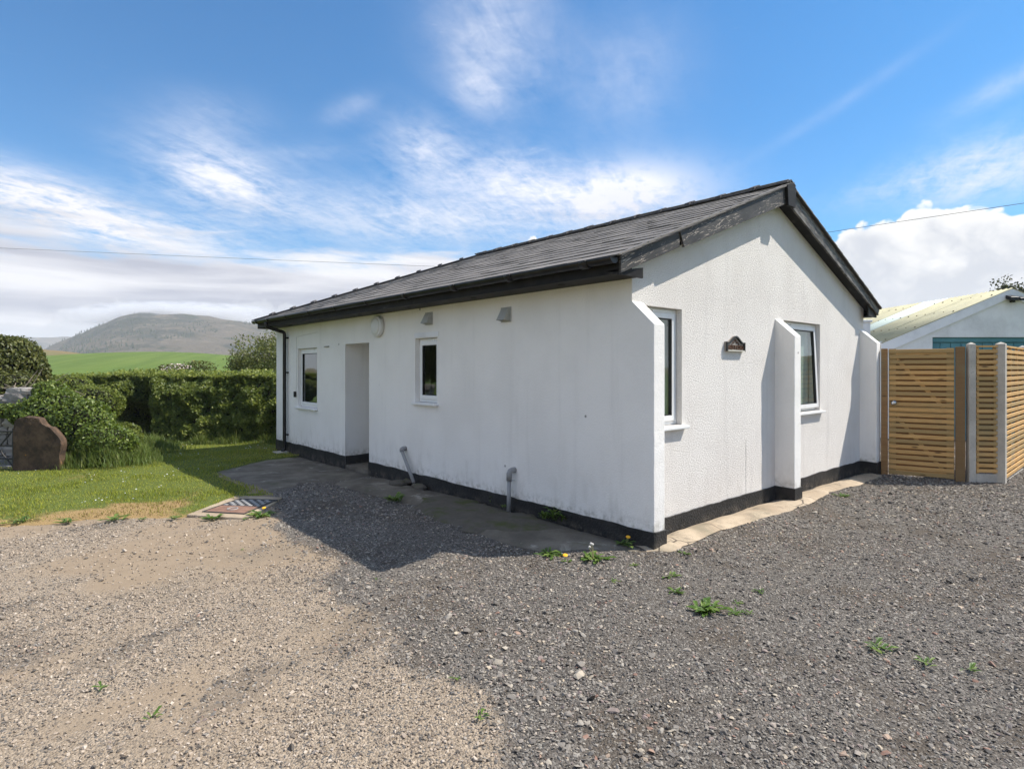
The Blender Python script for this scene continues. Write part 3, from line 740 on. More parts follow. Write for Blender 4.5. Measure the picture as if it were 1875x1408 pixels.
link('driveway', np_mesh('driveway', np.stack([DX, DY, DZ], -1).reshape(-1, 3), F, M['drive'],
     {'slate': ('POINT', slate_f(DX, DY).ravel()), 'sand': ('POINT', sand_f(DX, DY).ravel()), 'streak': ('POINT', streak_f(DX, DY).ravel())}, True), kind='structure')

def dry_f(x, y):
    d = poly_dist(x, y, [(-16, 7.6), (-7, 5.75), (-4.3, 4.72), (-3.41, 4.38), (-2.79, 3.83), (-3.40, 4.37), (-4.29, 4.71), (-7, 5.74)])
    return np.clip(smooth(1.05, 0.1, d + 0.75 * vnoise(x * 1.7, y * 1.7, 6, 5)) * 0.85 + smooth(0.45, 0.9, vnoise(x * 0.9, y * 0.9, 31, 4)) * 0.45, 0, 1)
lawn_z = lambda x, y: g(x, y) + 0.028 + 0.012 * vnoise(x * 1.4, y * 1.4, 4, 3)
sheet('lawn', LAWN, 0.22, lawn_z, M['lawn'], {'dry': dry_f}, 0.05, 0.035)
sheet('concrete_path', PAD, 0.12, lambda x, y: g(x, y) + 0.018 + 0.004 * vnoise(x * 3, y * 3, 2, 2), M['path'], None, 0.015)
sheet('concrete_apron', [(-0.005, 4.62), (-0.80, 4.70), (-0.66, 2.65), (-0.85, 1.4), (-0.84, 0.42), (-0.42, 0.04), (-0.02, -0.30), (-0.005, 0.3)], 0.12, lambda x, y: g(x, y) + 0.026 + 0.004 * vnoise(x * 3, y * 3, 2, 2), M['path'], None, 0.022)  # wall side of the apron, in a darker concrete than the gable side
sheet('concrete_apron', [(-0.10, -0.24), (0.04, -0.37), (0.9, -0.29), (2.33, -0.40), (4.04, -0.31), (4.97, -0.35), (5.9, -0.32), (5.9, -0.02), (0.0, -0.02)], 0.12, lambda x, y: g(x, y) + 0.030 + 0.004 * vnoise(x * 3, y * 3, 2, 2), M['apron'], None, 0.022)
sheet('mossy_grit', SOIL, 0.07, lambda x, y: g(x, y) + 0.036 + 0.010 * vnoise(x * 4, y * 4, 2, 3), M['soil'], None, 0.05)
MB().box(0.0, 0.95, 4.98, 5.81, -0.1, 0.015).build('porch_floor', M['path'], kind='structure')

# slate chips and tan gravel: chipped stones, laid by the ten thousand
def stone_set(cname, mat, n, flat):
    c = bpy.data.collections.new(cname)
    for i in range(n):
        bm = bmesh.new(); rs = random.Random(i * 7 + len(cname))
        for _ in range(11):
            d = Vector((rs.gauss(0, 1), rs.gauss(0, 1), rs.gauss(0, 1))).normalized() * rs.uniform(0.75, 1.1)
            bm.verts.new((d.x * 0.5, d.y * 0.5 * rs.uniform(0.55, 0.95), d.z * 0.5 * flat))
        r_ = bmesh.ops.convex_hull(bm, input=bm.verts)
        bmesh.ops.delete(bm, geom=[v for v in bm.verts if not v.link_faces], context='VERTS')
        me = bpy.data.meshes.new('stone'); bm.to_mesh(me); bm.free(); me.materials.append(mat)
        c.objects.link(bpy.data.objects.new('stone_shape', me))
    return c
def scatter(name, pts, scl, rot, coll, nvar, **props):
    me = bpy.data.meshes.new(name); me.vertices.add(len(pts)); me.vertices.foreach_set('co', np.asarray(pts, np.float32).ravel())
    a = me.attributes.new('scl', 'FLOAT_VECTOR', 'POINT'); a.data.foreach_set('vector', np.asarray(scl, np.float32).ravel())
    a = me.attributes.new('rot', 'FLOAT_VECTOR', 'POINT'); a.data.foreach_set('vector', np.asarray(rot, np.float32).ravel())
    a = me.attributes.new('idx', 'INT', 'POINT'); a.data.foreach_set('value', rng.integers(0, nvar, len(pts)).astype(np.int32))
    ng = bpy.data.node_groups.new(name, 'GeometryNodeTree')
    ng.interface.new_socket('Geometry', in_out='INPUT', socket_type='NodeSocketGeometry'); ng.interface.new_socket('Geometry', in_out='OUTPUT', socket_type='NodeSocketGeometry')
    N = ng.nodes.new; gi, go = N('NodeGroupInput'), N('NodeGroupOutput')
    ip = N('GeometryNodeInstanceOnPoints'); ci = N('GeometryNodeCollectionInfo'); ci.inputs['Collection'].default_value = coll
    ci.inputs['Separate Children'].default_value = True; ci.inputs['Reset Children'].default_value = True
    ip.inputs['Pick Instance'].default_value = True
    def na_(nm, dt):
        q = N('GeometryNodeInputNamedAttribute'); q.data_type = dt; q.inputs['Name'].default_value = nm; return q.outputs[0]
    er = N('FunctionNodeEulerToRotation')
    lk = ng.links.new
    lk(gi.outputs[0], ip.inputs['Points']); lk(ci.outputs[0], ip.inputs['Instance']); lk(na_('idx', 'INT'), ip.inputs['Instance Index'])
    lk(na_('rot', 'FLOAT_VECTOR'), er.inputs[0]); lk(er.outputs[0], ip.inputs['Rotation']); lk(na_('scl', 'FLOAT_VECTOR'), ip.inputs['Scale'])
    lk(ip.outputs[0], go.inputs[0])
    o = link(name, me, **props); md = o.modifiers.new('scatter', 'NODES'); md.node_group = ng
    return o
def visible(x, y, margin=0.10):
    dx, dy = x - CAM[0], y - CAM[1]; d = dx * FW[0] + dy * FW[1]; l = dx * RT[0] + dy * RT[1]
    return (d > 1.9) & (np.abs(l) < d * (0.875 + margin) + 0.3)
def on_hard(x, y):
    m = inside(x, y, APRON) | inside(x, y, PAD) | inside(x, y, SLAB) | ((x > -0.02) & (x < W) & (y > -0.02))
    for bx, bt in ((0, 0.167), (2.8745, 0.182), (5.80, 0.17)): m |= (x > bx) & (x < bx + bt) & (y > -0.24) & (y < 0)
    return m
slates = stone_set('slate_shapes', M['slate'], 12, 0.42)
tans = stone_set('gravel_shapes', M['tanstone'], 8, 0.7)
def lay(n, x0, x1, y0, y1, acc):
    x = rng.uniform(x0, x1, n); y = rng.uniform(y0, y1, n)
    m = visible(x, y) & acc(x, y); return x[m], y[m]
def stones(name, coll, nvar, batches, **props):
    P, Sc, Ro = [], [], []
    for x, y, s in batches:
        n = len(x); z = g(x, y) + 0.012 * vnoise(x * 1.3, y * 1.3, 8, 3) + 0.004 * vnoise(x * 7, y * 7, 3, 2)
        P.append(np.stack([x, y, z + s * 0.10], 1)); q = s[:, None] * rng.uniform(0.75, 1.25, (n, 3)); Sc.append(q)
        Ro.append(np.stack([rng.normal(0, 0.30, n), rng.normal(0, 0.30, n), rng.uniform(0, 6.28, n)], 1))
    return scatter(name, np.vstack(P), np.vstack(Sc), np.vstack(Ro), coll, nvar, kind='stuff', **props)
dist = lambda x, y: np.hypot(x - CAM[0], y - CAM[1])
sl_ok = lambda x, y: (rng.random(len(x)) < slate_f(x, y) * (1 - 0.55 * smooth(0.1, 0.7, vnoise(x * 0.8, y * 0.8, 33, 4)))) & ~on_hard(x, y) & ~inside(x, y, LAWN)
B = []
x, y = lay(460000, -4.2, 6.5, -6, 5, lambda x, y: sl_ok(x, y) & (dist(x, y) < 6.5)); B.append((x, y, rng.gamma(3, 0.0040, len(x)) + 0.0045))
x, y = lay(150000, -3, 12, -6, 5, lambda x, y: sl_ok(x, y) & (dist(x, y) >= 6.5)); B.append((x, y, rng.gamma(5, 0.0040, len(x)) + 0.009))
# coarser chips lie in a band along the edge of the slate and in drifts
coarse = lambda x, y: sl_ok(x, y) & (rng.random(len(x)) < 0.10 + 0.9 * np.exp(-((x - np.interp(y, SB_Y, SB_X) - 0.45) / 0.45) ** 2) * smooth(0.8, -1.2, y) + 0.25 * smooth(0.2, 0.8, vnoise(x, y, 17, 3)))
x, y = lay(46000, -4, 6, -6, 4, coarse); B.append((x, y, rng.gamma(3, 0.0062, len(x)) + 0.012))
streak = lambda x, y: (rng.random(len(x)) < streak_f(x, y) * 0.9) & (slate_f(x, y) < 0.6) & ~on_hard(x, y) & ~inside(x, y, LAWN)
x, y = lay(110000, -8, -1.4, -3.5, 4.5, streak); B.append((x, y, rng.gamma(4, 0.0032, len(x)) + 0.005))
stones('slate_chips', slates, 12, B, label='grey slate chips spread over the yard round the cottage', category='gravel')
tan_ok = lambda x, y: (rng.random(len(x)) < (1 - slate_f(x, y)) * (1 - 0.68 * sand_f(x, y)) * (1 - 0.6 * streak_f(x, y)) * (0.55 + 0.45 * smooth(-0.5, 0.4, vnoise(x * 0.9, y * 1.3, 90, 4)))) & ~on_hard(x, y) & ~inside(x, y, LAWN)
B = []
x, y = lay(260000, -8, -1.4, -3.5, 3, lambda x, y: tan_ok(x, y) & (dist(x, y) < 5.2)); B.append((x, y, rng.gamma(4, 0.0025, len(x)) + 0.0035))
x, y = lay(60000, -9, -1.4, 0, 6, lambda x, y: tan_ok(x, y) & (dist(x, y) >= 5.2)); B.append((x, y, rng.gamma(4, 0.003, len(x)) + 0.006))
x, y = lay(1000, -8, -1.4, -3.5, 5, lambda x, y: ~on_hard(x, y) & ~inside(x, y, LAWN) & (slate_f(x, y) < 0.5)); B.append((x, y, rng.gamma(4, 0.005, len(x)) + 0.010))
stones('tan_gravel', tans, 8, B, label='fine tan gravel on the compacted drive', category='gravel')

# ------------------------------------------------------------------ the cottage
cot = thing('cottage', (0, 0, 0), 'low white rendered cottage with black plinth and dark tiled roof', 'house')
def wall_grid(fmap, a0, a1, b0, b1, holes, inward, extra=None):
    """wall face with openings; fmap(a, b, depth) -> point; hole = (a0, a1, b0, b1, reveal)"""
    A = sorted({a0, a1, *[h for q in holes for h in q[:2]]}); Bv = sorted({b0, b1, *[h for q in holes for h in q[2:4]]})
    mb = MB()
    for i in range(len(A) - 1):
        for j in range(len(Bv) - 1):
            ca, cb = (A[i] + A[i + 1]) / 2, (Bv[j] + Bv[j + 1]) / 2
            if any(h[0] < ca < h[1] and h[2] < cb < h[3] for h in holes): continue
            mb.add([fmap(A[i], Bv[j], 0), fmap(A[i + 1], Bv[j], 0), fmap(A[i + 1], Bv[j + 1], 0), fmap(A[i], Bv[j + 1], 0)], [(0, 1, 2, 3)])
    for h in holes:
        c = [(h[0], h[2]), (h[1], h[2]), (h[1], h[3]), (h[0], h[3])]
        for i in range(4):
            p, q = c[i], c[(i + 1) % 4]
            mb.add([fmap(*p, 0), fmap(*q, 0), fmap(*q, h[4]), fmap(*p, h[4])], [(0, 1, 2, 3)])
    if extra: mb.add(extra, [tuple(range(len(extra)))])
    return mb
def raw(mb, name, mat, parent):
    me = bpy.data.meshes.new(name); me.from_pydata(mb.v, [], mb.f); me.materials.append(mat)
    bm = bmesh.new(); bm.from_mesh(me); bmesh.ops.remove_doubles(bm, verts=bm.verts, dist=1e-5); bm.to_mesh(me); bm.free()
    return link(name, me, parent)
ZB, ZT = -0.25, 2.46
WIN1 = (6.935, 7.825, 0.875, 1.975); WIN2 = (3.12, 3.66, 1.14, 2.01); REC = (4.985, 5.81)
GW1 = (0.215, 0.815, 1.035, 2.19); GW2 = (3.12, 4.26, 1.02, 2.21)
raw(wall_grid(lambda a, b, d: (d, a, b), 0, L, ZB, ZT, [(*WIN1, 0.14), (*WIN2, 0.14), (*REC, ZB, 2.0, 0.95)], 1), 'wall', M['render'], cot)
RX, SLOPE, APEX = 2.9, 0.39, 3.86
zr = lambda x: APEX - SLOPE * abs(x - RX)
raw(wall_grid(lambda a, b, d: (a, d, b), 0, W, ZB, ZT, [(*GW1, 0.14), (*GW2, 0.14)], 1,
    [(0, 0, ZT), (W, 0, ZT), (W, 0, zr(W) - 0.05), (RX, 0, APEX - 0.05), (0, 0, zr(0) - 0.05)]), 'gable_wall', M['dash'], cot)
MB().add([(W, 0, ZB), (W, L, ZB), (W, L, ZT), (W, 0, ZT)], [(0, 1, 2, 3)]).build('wall', M['render'], cot)
MB().add([(0, L, ZB), (W, L, ZB), (W, L, ZT), (0, L, ZT)], [(0, 1, 2, 3)]).build('wall', M['dash'], cot)
MB().box(0.93, 0.95, REC[0] - 0.3, REC[1] + 0.3, ZB, 2.1).build('partition', M['render'], cot)
d_ = MB().box(0.895, 0.925, REC[0] + 0.03, REC[1] - 0.03, 0.02, 1.97).build('door', M['upvc'], cot, bevel=0.006)
MB().tube([(0.88, REC[0] + 0.12, 1.0), (0.86, REC[0] + 0.12, 1.0), (0.86, REC[0] + 0.25, 1.0)], 0.01, 8).build('handle', M['chrome'], d_, True)
for yy in (REC[0] + 0.13, REC[0] + 0.45): MB().box(0.889, 0.896, yy, yy + 0.25, 0.25, 0.85).build('panel', M['upvc'], d_, bevel=0.004)

# plinth: proud black band with a hand painted edge
PL = 0.158
def plinth(p0, p1, n, parent, h=PL, ground=True):
    p0, p1, n = np.array(p0, float), np.array(p1, float), np.array(n, float); ln = np.linalg.norm(p1 - p0); k = max(2, int(ln / 0.06)); mb = MB(); V = []
    for i in range(k + 1):
        p = p0 + (p1 - p0) * i / k; z = h + 0.011 * float(vnoise(p[0] * 4 + p[1] * 4, 3.3, 3, 4))
        for off, zz in ((0, -0.3), (0.011, -0.3), (0.013 + 0.003 * float(vnoise(p[0] * 9 + p[1] * 9, 1.3, 5, 2)), z - 0.004), (0.003, z)):
            V.append((p[0] + n[0] * off, p[1] + n[1] * off, zz))
    Fs = [(i * 4 + j, i * 4 + j + 1, i * 4 + j + 5, i * 4 + j + 4) for i in range(k) for j in range(1, 3)] + [(i * 4 + 3, i * 4, i * 4 + 4, i * 4 + 7) for i in range(k)]
    Fs += [(0, 1, 2, 3), (k * 4 + 3, k * 4 + 2, k * 4 + 1, k * 4)]
    return mb.add(V, Fs).build('plinth', M['plinth'], parent)
plinth((0, -0.2, 0), (0, REC[0], 0), (-1, 0, 0), cot); plinth((0, REC[1], 0), (0, L, 0), (-1, 0, 0), cot)
plinth((0, REC[1], 0), (0.93, REC[1], 0), (0, -1, 0), cot); plinth((0.93, REC[0], 0), (0, REC[0], 0), (0, 1, 0), cot)
plinth((0.167, 0, 0), (2.8745, 0, 0), (0, -1, 0), cot); plinth((3.056, 0, 0), (5.80, 0, 0), (0, -1, 0), cot)

# buttresses with sloping tops
for bx, bt in ((0.0, 0.167), (2.8745, 0.182), (5.80, 0.17)):
    ny, nz = 5, 26; V, Fs = [], []
    prof = [(0.0, ZB), (-0.2365, ZB)] + [(-0.2365, ZB + (1.994 - ZB) * i / nz) for i in range(1, nz + 1)] + [(-0.2365 * (1 - i / ny), 1.994 + 0.219 * i / ny) for i in range(1, ny + 1)]
    for s_ in (0, 1):
        for (py, pz_) in prof:
            wob = 0.004 * float(vnoise(pz_ * 6 + bx * 9 + s_ * 3, py * 6, 6, 3)) if py < -0.01 else 0
            V.append((bx + s_ * bt + (0 if (bx == 0 and s_ == 0) else wob), py + wob * (0.8 if py < -0.2 else 0), pz_))
    n = len(prof)
    Fs = [tuple(range(n))[::-1], tuple(range(n, 2 * n))] + [(i, i + 1, n + i + 1, n + i) for i in range(n - 1)]
    b_ = MB().add(V, Fs).build('buttress', M['render'], cot, bevel=0.007)
    y1 = -0.2365
    plinth((bx - (0.013 if bx else 0.0), y1, 0), (bx + bt + 0.013, y1, 0), (0, -1, 0), b_)
    if bx: plinth((bx, 0, 0), (bx, y1 - 0.012, 0), (-1, 0, 0), b_)
    else: plinth((0, -0.2, 0), (0, y1 - 0.013, 0), (-1, 0, 0), b_)
    plinth((bx + bt, y1 - 0.012, 0), (bx + bt, 0, 0), (1, 0, 0), b_)

# windows
def window(o, a, n, w, h, parent, tilt=0.0, blind=False, sill_l=0.05, sill_r=0.05):
    o, a, n = (np.array(q, float) for q in (o, a, n)); up = np.array([0, 0, 1.0])
    def bar(mb, a0, a1, z0, z1, d0, d1):            # d: depth behind the wall face
        mb.obox(o + a * a0 + up * z0 - n * d1, a * (a1 - a0), up * (z1 - z0), n * (d1 - d0))
    def ringf(mb, m, t_, d0, d1):
        bar(mb, m, m + t_, m, h - m, d0, d1); bar(mb, w - m - t_, w - m, m, h - m, d0, d1)
        bar(mb, m + t_, w - m - t_, m, m + t_, d0, d1); bar(mb, m + t_, w - m - t_, h - m - t_, h - m, d0, d1)
    mb = MB(); ringf(mb, 0.004, 0.055, 0.065, 0.125); win = mb.build('window', M['upvc'], parent, bevel=0.004)
    ms = MB(); ringf(ms, 0.045, 0.052, 0.048, 0.10); mg = MB(); ringf(mg, 0.097, 0.009, 0.053, 0.09)
    mp = MB(); bar(mp, 0.10, w - 0.10, 0.10, h - 0.10, 0.070, 0.076)
    objs = [ms.build('sash', M['upvc'], win, bevel=0.005), mg.build('seal', M['gasket'], win), mp.build('pane', M['glass'], win)]
    if tilt:
        piv = o + up * (h - 0.05) - n * 0.06
        rot = Matrix.Translation(Vector(piv)) @ Matrix.Rotation(tilt, 4, Vector(a)) @ Matrix.Translation(-Vector(piv))
        for q in objs: q.data.transform(rot)
    if sill_l is not None:
        s_ = MB(); s_.obox(o - a * sill_l - up * 0.034 - n * 0.12, a * (w + sill_l + sill_r), up * 0.030, n * 0.175)
        s_.build('sill', M['upvc'], win, bevel=0.006)
    tv = MB(); bar(tv, w * 0.30, w * 0.70, h - 0.045, h - 0.022, 0.050, 0.066); tv.build('trickle_vent', M['upvc'], win, bevel=0.004)
    if blind:
        bl = MB()
        bar(bl, 0.062, w - 0.062, 0.07, h - 0.07, 0.128, 0.132)
        bl.build('blind', M['blind'], win)
    return win
window((0, WIN1[0], WIN1[2]), (0, 1, 0), (-1, 0, 0), WIN1[1] - WIN1[0], WIN1[3] - WIN1[2], cot, sill_l=0.03, sill_r=0.03)
window((0, WIN2[0], WIN2[2]), (0, 1, 0), (-1, 0, 0), WIN2[1] - WIN2[0], WIN2[3] - WIN2[2], cot, sill_l=0.03, sill_r=0.03)
window((GW1[0], 0, GW1[2]), (1, 0, 0), (0, -1, 0), GW1[1] - GW1[0], GW1[3] - GW1[2], cot, blind=True, sill_l=0.02, sill_r=0.06)
window((GW2[0], 0, GW2[2]), (1, 0, 0), (0, -1, 0), GW2[1] - GW2[0], GW2[3] - GW2[2], cot, blind=True, tilt=R(-2.6), sill_l=0.02, sill_r=0.06)
# render patch over the lintel of the small window
MB().box(-0.006, -0.0005, 3.09, 3.68, 2.02, 2.085).build('lintel_patch', M['whitepaint'], cot)

# roof
YV, YF = -0.19, 9.06                                # verge and far eave
EL_, ER_ = -0.405, 6.205
RE = YF - (RX - EL_)                                # ridge ends where the hip starts
roof = MB().add([(EL_, YV, zr(EL_) - 0.035), (RX, YV, APEX - 0.035), (ER_, YV, zr(ER_) - 0.035), (EL_, YF, zr(EL_) - 0.035), (ER_, YF, zr(ER_) - 0.035), (RX, RE, APEX - 0.035)],
                [(0, 1, 5, 3), (1, 2, 4, 5), (3, 5, 4)]).build('roof', M['deck'], cot)
th = math.atan(SLOPE); GA, TW, TL, TT = 0.2215, 0.30, 0.33, 0.011
sv, nv = np.array([math.cos(th), 0, math.sin(th)]), np.array([-math.sin(th), 0, math.cos(th)])
def tile_verts(p, w):                               # p: lower corner on the slope, tile runs +y by w and up the slope
    lo = p + nv * 0.010; a = np.array([0, w, 0.0]); up_ = sv * TL - nv * 0.013
    o = lo; t_ = nv * TT
    return [o, o + a, o + a + up_, o + up_, o + t_, o + a + t_, o + a + up_ + t_, o + up_ + t_]
TF = [(0, 3, 2, 1), (4, 5, 6, 7), (0, 1, 5, 4), (1, 2, 6, 5), (2, 3, 7, 6), (3, 0, 4, 7)]
tiles = []
slen = (RX - EL_) / math.cos(th)
for j in range(17):
    s0 = j * GA - 0.02
    if s0 + 0.12 > slen: break
    x_ = EL_ + s0 * math.cos(th); y_end = YF - (x_ - EL_) - 0.02
    yy = YV - (TW / 2 if j % 2 else 0)
    while yy < y_end - 0.05:
        a_, b_ = max(yy, YV), min(yy + TW - 0.004, y_end)
        if b_ - a_ > 0.03: tiles.append((np.array([EL_, a_, zr(EL_)]) + sv * s0 + nv * (-0.022 + random.uniform(-0.002, 0.003)), b_ - a_, j))
        yy += TW
tiles.sort(key=lambda q: np.linalg.norm(q[0] - CAM))
cache = {}
for p, w, j in tiles[:300]:
    key = round(w, 3)
    if key not in cache:
        me = bpy.data.meshes.new('roof_tile'); me.from_pydata([tuple(v) for v in tile_verts(np.zeros(3), w)], [], TF); me.materials.append(M['tile']); cache[key] = me
    o = link('roof_tile', cache[key], roof); o.location = p; o.rotation_euler = (random.uniform(-.006, .006), random.uniform(-.006, .006), random.uniform(-.004, .004))
mb = MB(); rn = []
for p, w, j in tiles[300:]: mb.add(tile_verts(p, w), TF); rn += [random.random()] * 6
mirror = MB()                                        # courses on the far slope
for p, w, j in tiles:
    mirror.add([np.array([2 * RX - v[0], v[1], v[2]]) for v in tile_verts(p, w)], [f[::-1] for f in TF])
for nm, q in (('roof_tiles', mb), ('roof_tiles', mirror)):
    me = np_mesh(nm, q.v, q.f, M['tile'], {'rnd': ('FACE', [random.random() for _ in range(len(q.f) // 6) for _k in range(6)])})
    link(nm, me, roof, kind='stuff')
def ridge_tile(p, d, drop, ln):
    d = np.array(d, float); d /= np.linalg.norm(d); side = np.cross(d, (0, 0, 1)); side /= np.linalg.norm(side); up_ = np.cross(side, d)
    mb = MB(); hw, tk = 0.125, 0.016
    for (q0, q1, ex) in ((0, ln, 0.0), (ln - 0.06, ln + 0.012, 0.026)):
        prof = [(-hw - ex * .6, -hw * drop - ex * .3 + ex), (-0.03, -0.012 + ex), (0, ex), (0.03, -0.012 + ex), (hw + ex * .6, -hw * drop - ex * .3 + ex)]
        top = [p + d * q0 + side * a + up_ * b for a, b in prof]; bot = [t_ - up_ * (tk + ex) for t_ in top][::-1]
        mb.prism(top + bot, d * (q1 - q0))
    return mb.build('ridge_tile', M['ridge'], roof)
nrt = 13; ln = (RE - YV) / nrt
for i in range(nrt): ridge_tile(np.array([RX, YV + i * ln, APEX + 0.030 + random.uniform(-.003, .003)]), (0, 1, 0), SLOPE, ln)
h0, h1 = np.array([EL_, YF, zr(EL_) + 0.025]), np.array([RX, RE, APEX + 0.025])
for e0 in (h0, np.array([ER_, YF, zr(ER_) + 0.025])):
    nh = 11; dl = np.linalg.norm(h1 - e0) / nh
    for i in range(nh): ridge_tile(e0 + (h1 - e0) * i / nh, h1 - e0, 0.26, dl)
# bargeboards: two boards on the left, one on the right, and a block at the peak
YB = -0.15
def barge(p, y0, y1, mat='peel', name='bargeboard'):
    return MB().prism([(x, y0, z) for x, z in p], (0, y1 - y0, 0)).build(name, M[mat], cot, bevel=0.003)
bt_ = lambda x: zr(x) - 0.032; bb_ = lambda x: 2.412 + (x + 0.35) * (3.615 - 2.412) / 3.25
barge([(-0.352, bt_(-0.352)), (0.555, bt_(0.555)), (0.54, bb_(0.54) + 0.012), (-0.352, bb_(-0.352))], YB, YB + 0.022)
barge([(0.525, bt_(0.525) + 0.002), (RX, bt_(RX)), (RX, bb_(RX)), (0.60, bb_(0.60) - 0.004)], YB - 0.014, YB + 0.012)
br_ = lambda x: 3.615 - (x - RX) * (3.615 - 2.44) / (6.17 - RX)
barge([(RX, bt_(RX)), (6.17, bt_(6.17)), (6.17, br_(6.17)), (RX, br_(RX))], YB - 0.004, YB + 0.02)
barge([(2.80, 3.56), (2.99, 3.56), (3.02, 3.80), (2.90, 3.85), (2.77, 3.80)], YB - 0.05, YB - 0.015, 'black_wood', 'peak_block')
for x0, x1, fb in ((-0.35, RX, bb_), (RX, 6.17, br_)):  # underside between board and wall
    MB().prism([(x0, YB + 0.02, fb(x0) + 0.02), (x1, YB + 0.02, fb(x1) + 0.02), (x1, YB + 0.02, fb(x1) + 0.035), (x0, YB + 0.02, fb(x0) + 0.035)], (0, -YB - 0.022, 0)).build('soffit', M['black_wood'], cot)
MB().prism([(EL_ + 0.02, YV + 0.005, bt_(EL_ + 0.02) + 0.003), (RX, YV + 0.005, bt_(RX) + 0.003), (RX, YV + 0.005, bt_(RX) + 0.030), (EL_ + 0.02, YV + 0.005, bt_(EL_ + 0.02) + 0.030)], (0, 0.05, 0)).build('verge_bed', M['mortar'], cot)
MB().prism([(ER_ - 0.02, YV + 0.005, bt_(ER_ - 0.02) + 0.003), (RX, YV + 0.005, bt_(RX) + 0.003), (RX, YV + 0.005, bt_(RX) + 0.030), (ER_ - 0.02, YV + 0.005, bt_(ER_ - 0.02) + 0.030)], (0, 0.05, 0)).build('verge_bed', M['mortar'], cot)
# boxed eaves
for x0, sg in ((-0.35, 1), (6.17, -1)):
    xa, xb = sorted((x0, x0 + sg * 0.022)); MB().box(xa, xb, YB + 0.023, YF - 0.04, 2.412, 2.555).build('fascia', M['black_wood'], cot, bevel=0.003)
    xa, xb = sorted((x0 + sg * 0.0225, -0.001 if sg > 0 else W + 0.001)); MB().box(xa, xb, YB + 0.03, YF - 0.042, 2.418, 2.432).build('soffit', M['black_wood'], cot)
MB().prism([(-0.348, -0.126, 2.405), (-0.004, -0.126, 2.405), (-0.004, -0.126, 2.50), (-0.348, -0.126, 2.44)], (0, 0.02, 0)).build('box_end', M['black_wood'], cot)
MB().prism([(5.80, -0.126, 2.405), (6.168, -0.126, 2.405), (6.168, -0.126, 2.55), (5.80, -0.126, 2.60)], (0, 0.02, 0)).build('box_end', M['black_wood'], cot)
MB().box(-0.35, 6.17, YF - 0.06, YF - 0.038, 2.40, 2.555).build('fascia', M['black_wood'], cot)
MB().box(-0.32, 6.15, L + 0.001, YF - 0.061, 2.418, 2.432).build('soffit', M['black_wood'], cot)
for yv_ in (0.7, 2.1, 3.5, 4.9, 6.3, 7.7): MB().lathe((-0.19, yv_, 2.4185), (0, 0, -1), [(0, 0.035), (0.004, 0.035), (0.004, 0.02)], 12).build('soffit_vent', M['dark'], cot)
# gutters
def gutter(x, sg):
    r_, n = 0.058, 10; zc = 2.548; mb = MB()
    def half(rad, y): return [(x + rad * math.cos(math.pi + math.pi * k / n), y, zc + rad * math.sin(math.pi + math.pi * k / n)) for k in range(n + 1)]
    ys = (-0.13, YF - 0.02); V = half(r_, ys[0]) + half(r_, ys[1]) + half(r_ - 0.004, ys[0]) + half(r_ - 0.004, ys[1]); m = n + 1
    Fs = [(k, k + 1, m + k + 1, m + k) for k in range(n)] + [(2 * m + k, 3 * m + k, 3 * m + k + 1, 2 * m + k + 1) for k in range(n)]
    Fs += [(0, m, 3 * m, 2 * m), (n, 2 * m + n, 3 * m + n, m + n)]
    mb.add(V, Fs)
    for yy in ys: mb.add(half(r_, yy), [tuple(range(m))])
    gt_ = mb.build('gutter', M['gutter'], cot, True)
    for yy in [0.14, 1.15, 2.1, 3.15, 4.2, 5.2, 6.2, 7.2, 8.1, 8.75]:
        b = MB(); b.add(half(r_ + 0.006, yy) + half(r_ + 0.006, yy + (0.09 if int(yy * 10) % 2 else 0.035)), [(k, k + 1, m + k + 1, m + k) for k in range(n)])
        o = b.build('gutter_clip', M['gutter'], gt_, True); s2 = o.modifiers.new('thick', 'SOLIDIFY'); s2.thickness = 0.006; s2.offset = 1
    return gt_
gutter(-0.412, 1); gutter(6.232, -1)
# down pipe with swan neck
yd = 8.33; zg = float(g(0, yd))
dp = MB().tube([(-0.412, yd, 2.52), (-0.412, yd, 2.44), (-0.405, yd, 2.415), (-0.38, yd, 2.395), (-0.10, yd, 2.315), (-0.075, yd, 2.30), (-0.065, yd, 2.27), (-0.065, yd, zg + 0.12), (-0.075, yd, zg + 0.07), (-0.12, yd, zg + 0.04)], 0.034, 12).build('downpipe', M['gutter'], cot, True)
for zc in (2.20, 1.52, 0.30): MB().lathe((-0.065, yd, zc - 0.03), (0, 0, 1), [(0, 0.035), (0, 0.043), (0.06, 0.043), (0.06, 0.035)], 14).box(-0.04, -0.0005, yd - 0.05, yd + 0.05, zc - 0.015, zc + 0.015).build('pipe_clip', M['gutter'], dp)
MB().box(-0.26, -0.02, yd - 0.13, yd + 0.13, zg - 0.05, zg + 0.045).build('drain_surround', M['concrete'], cot, bevel=0.01)
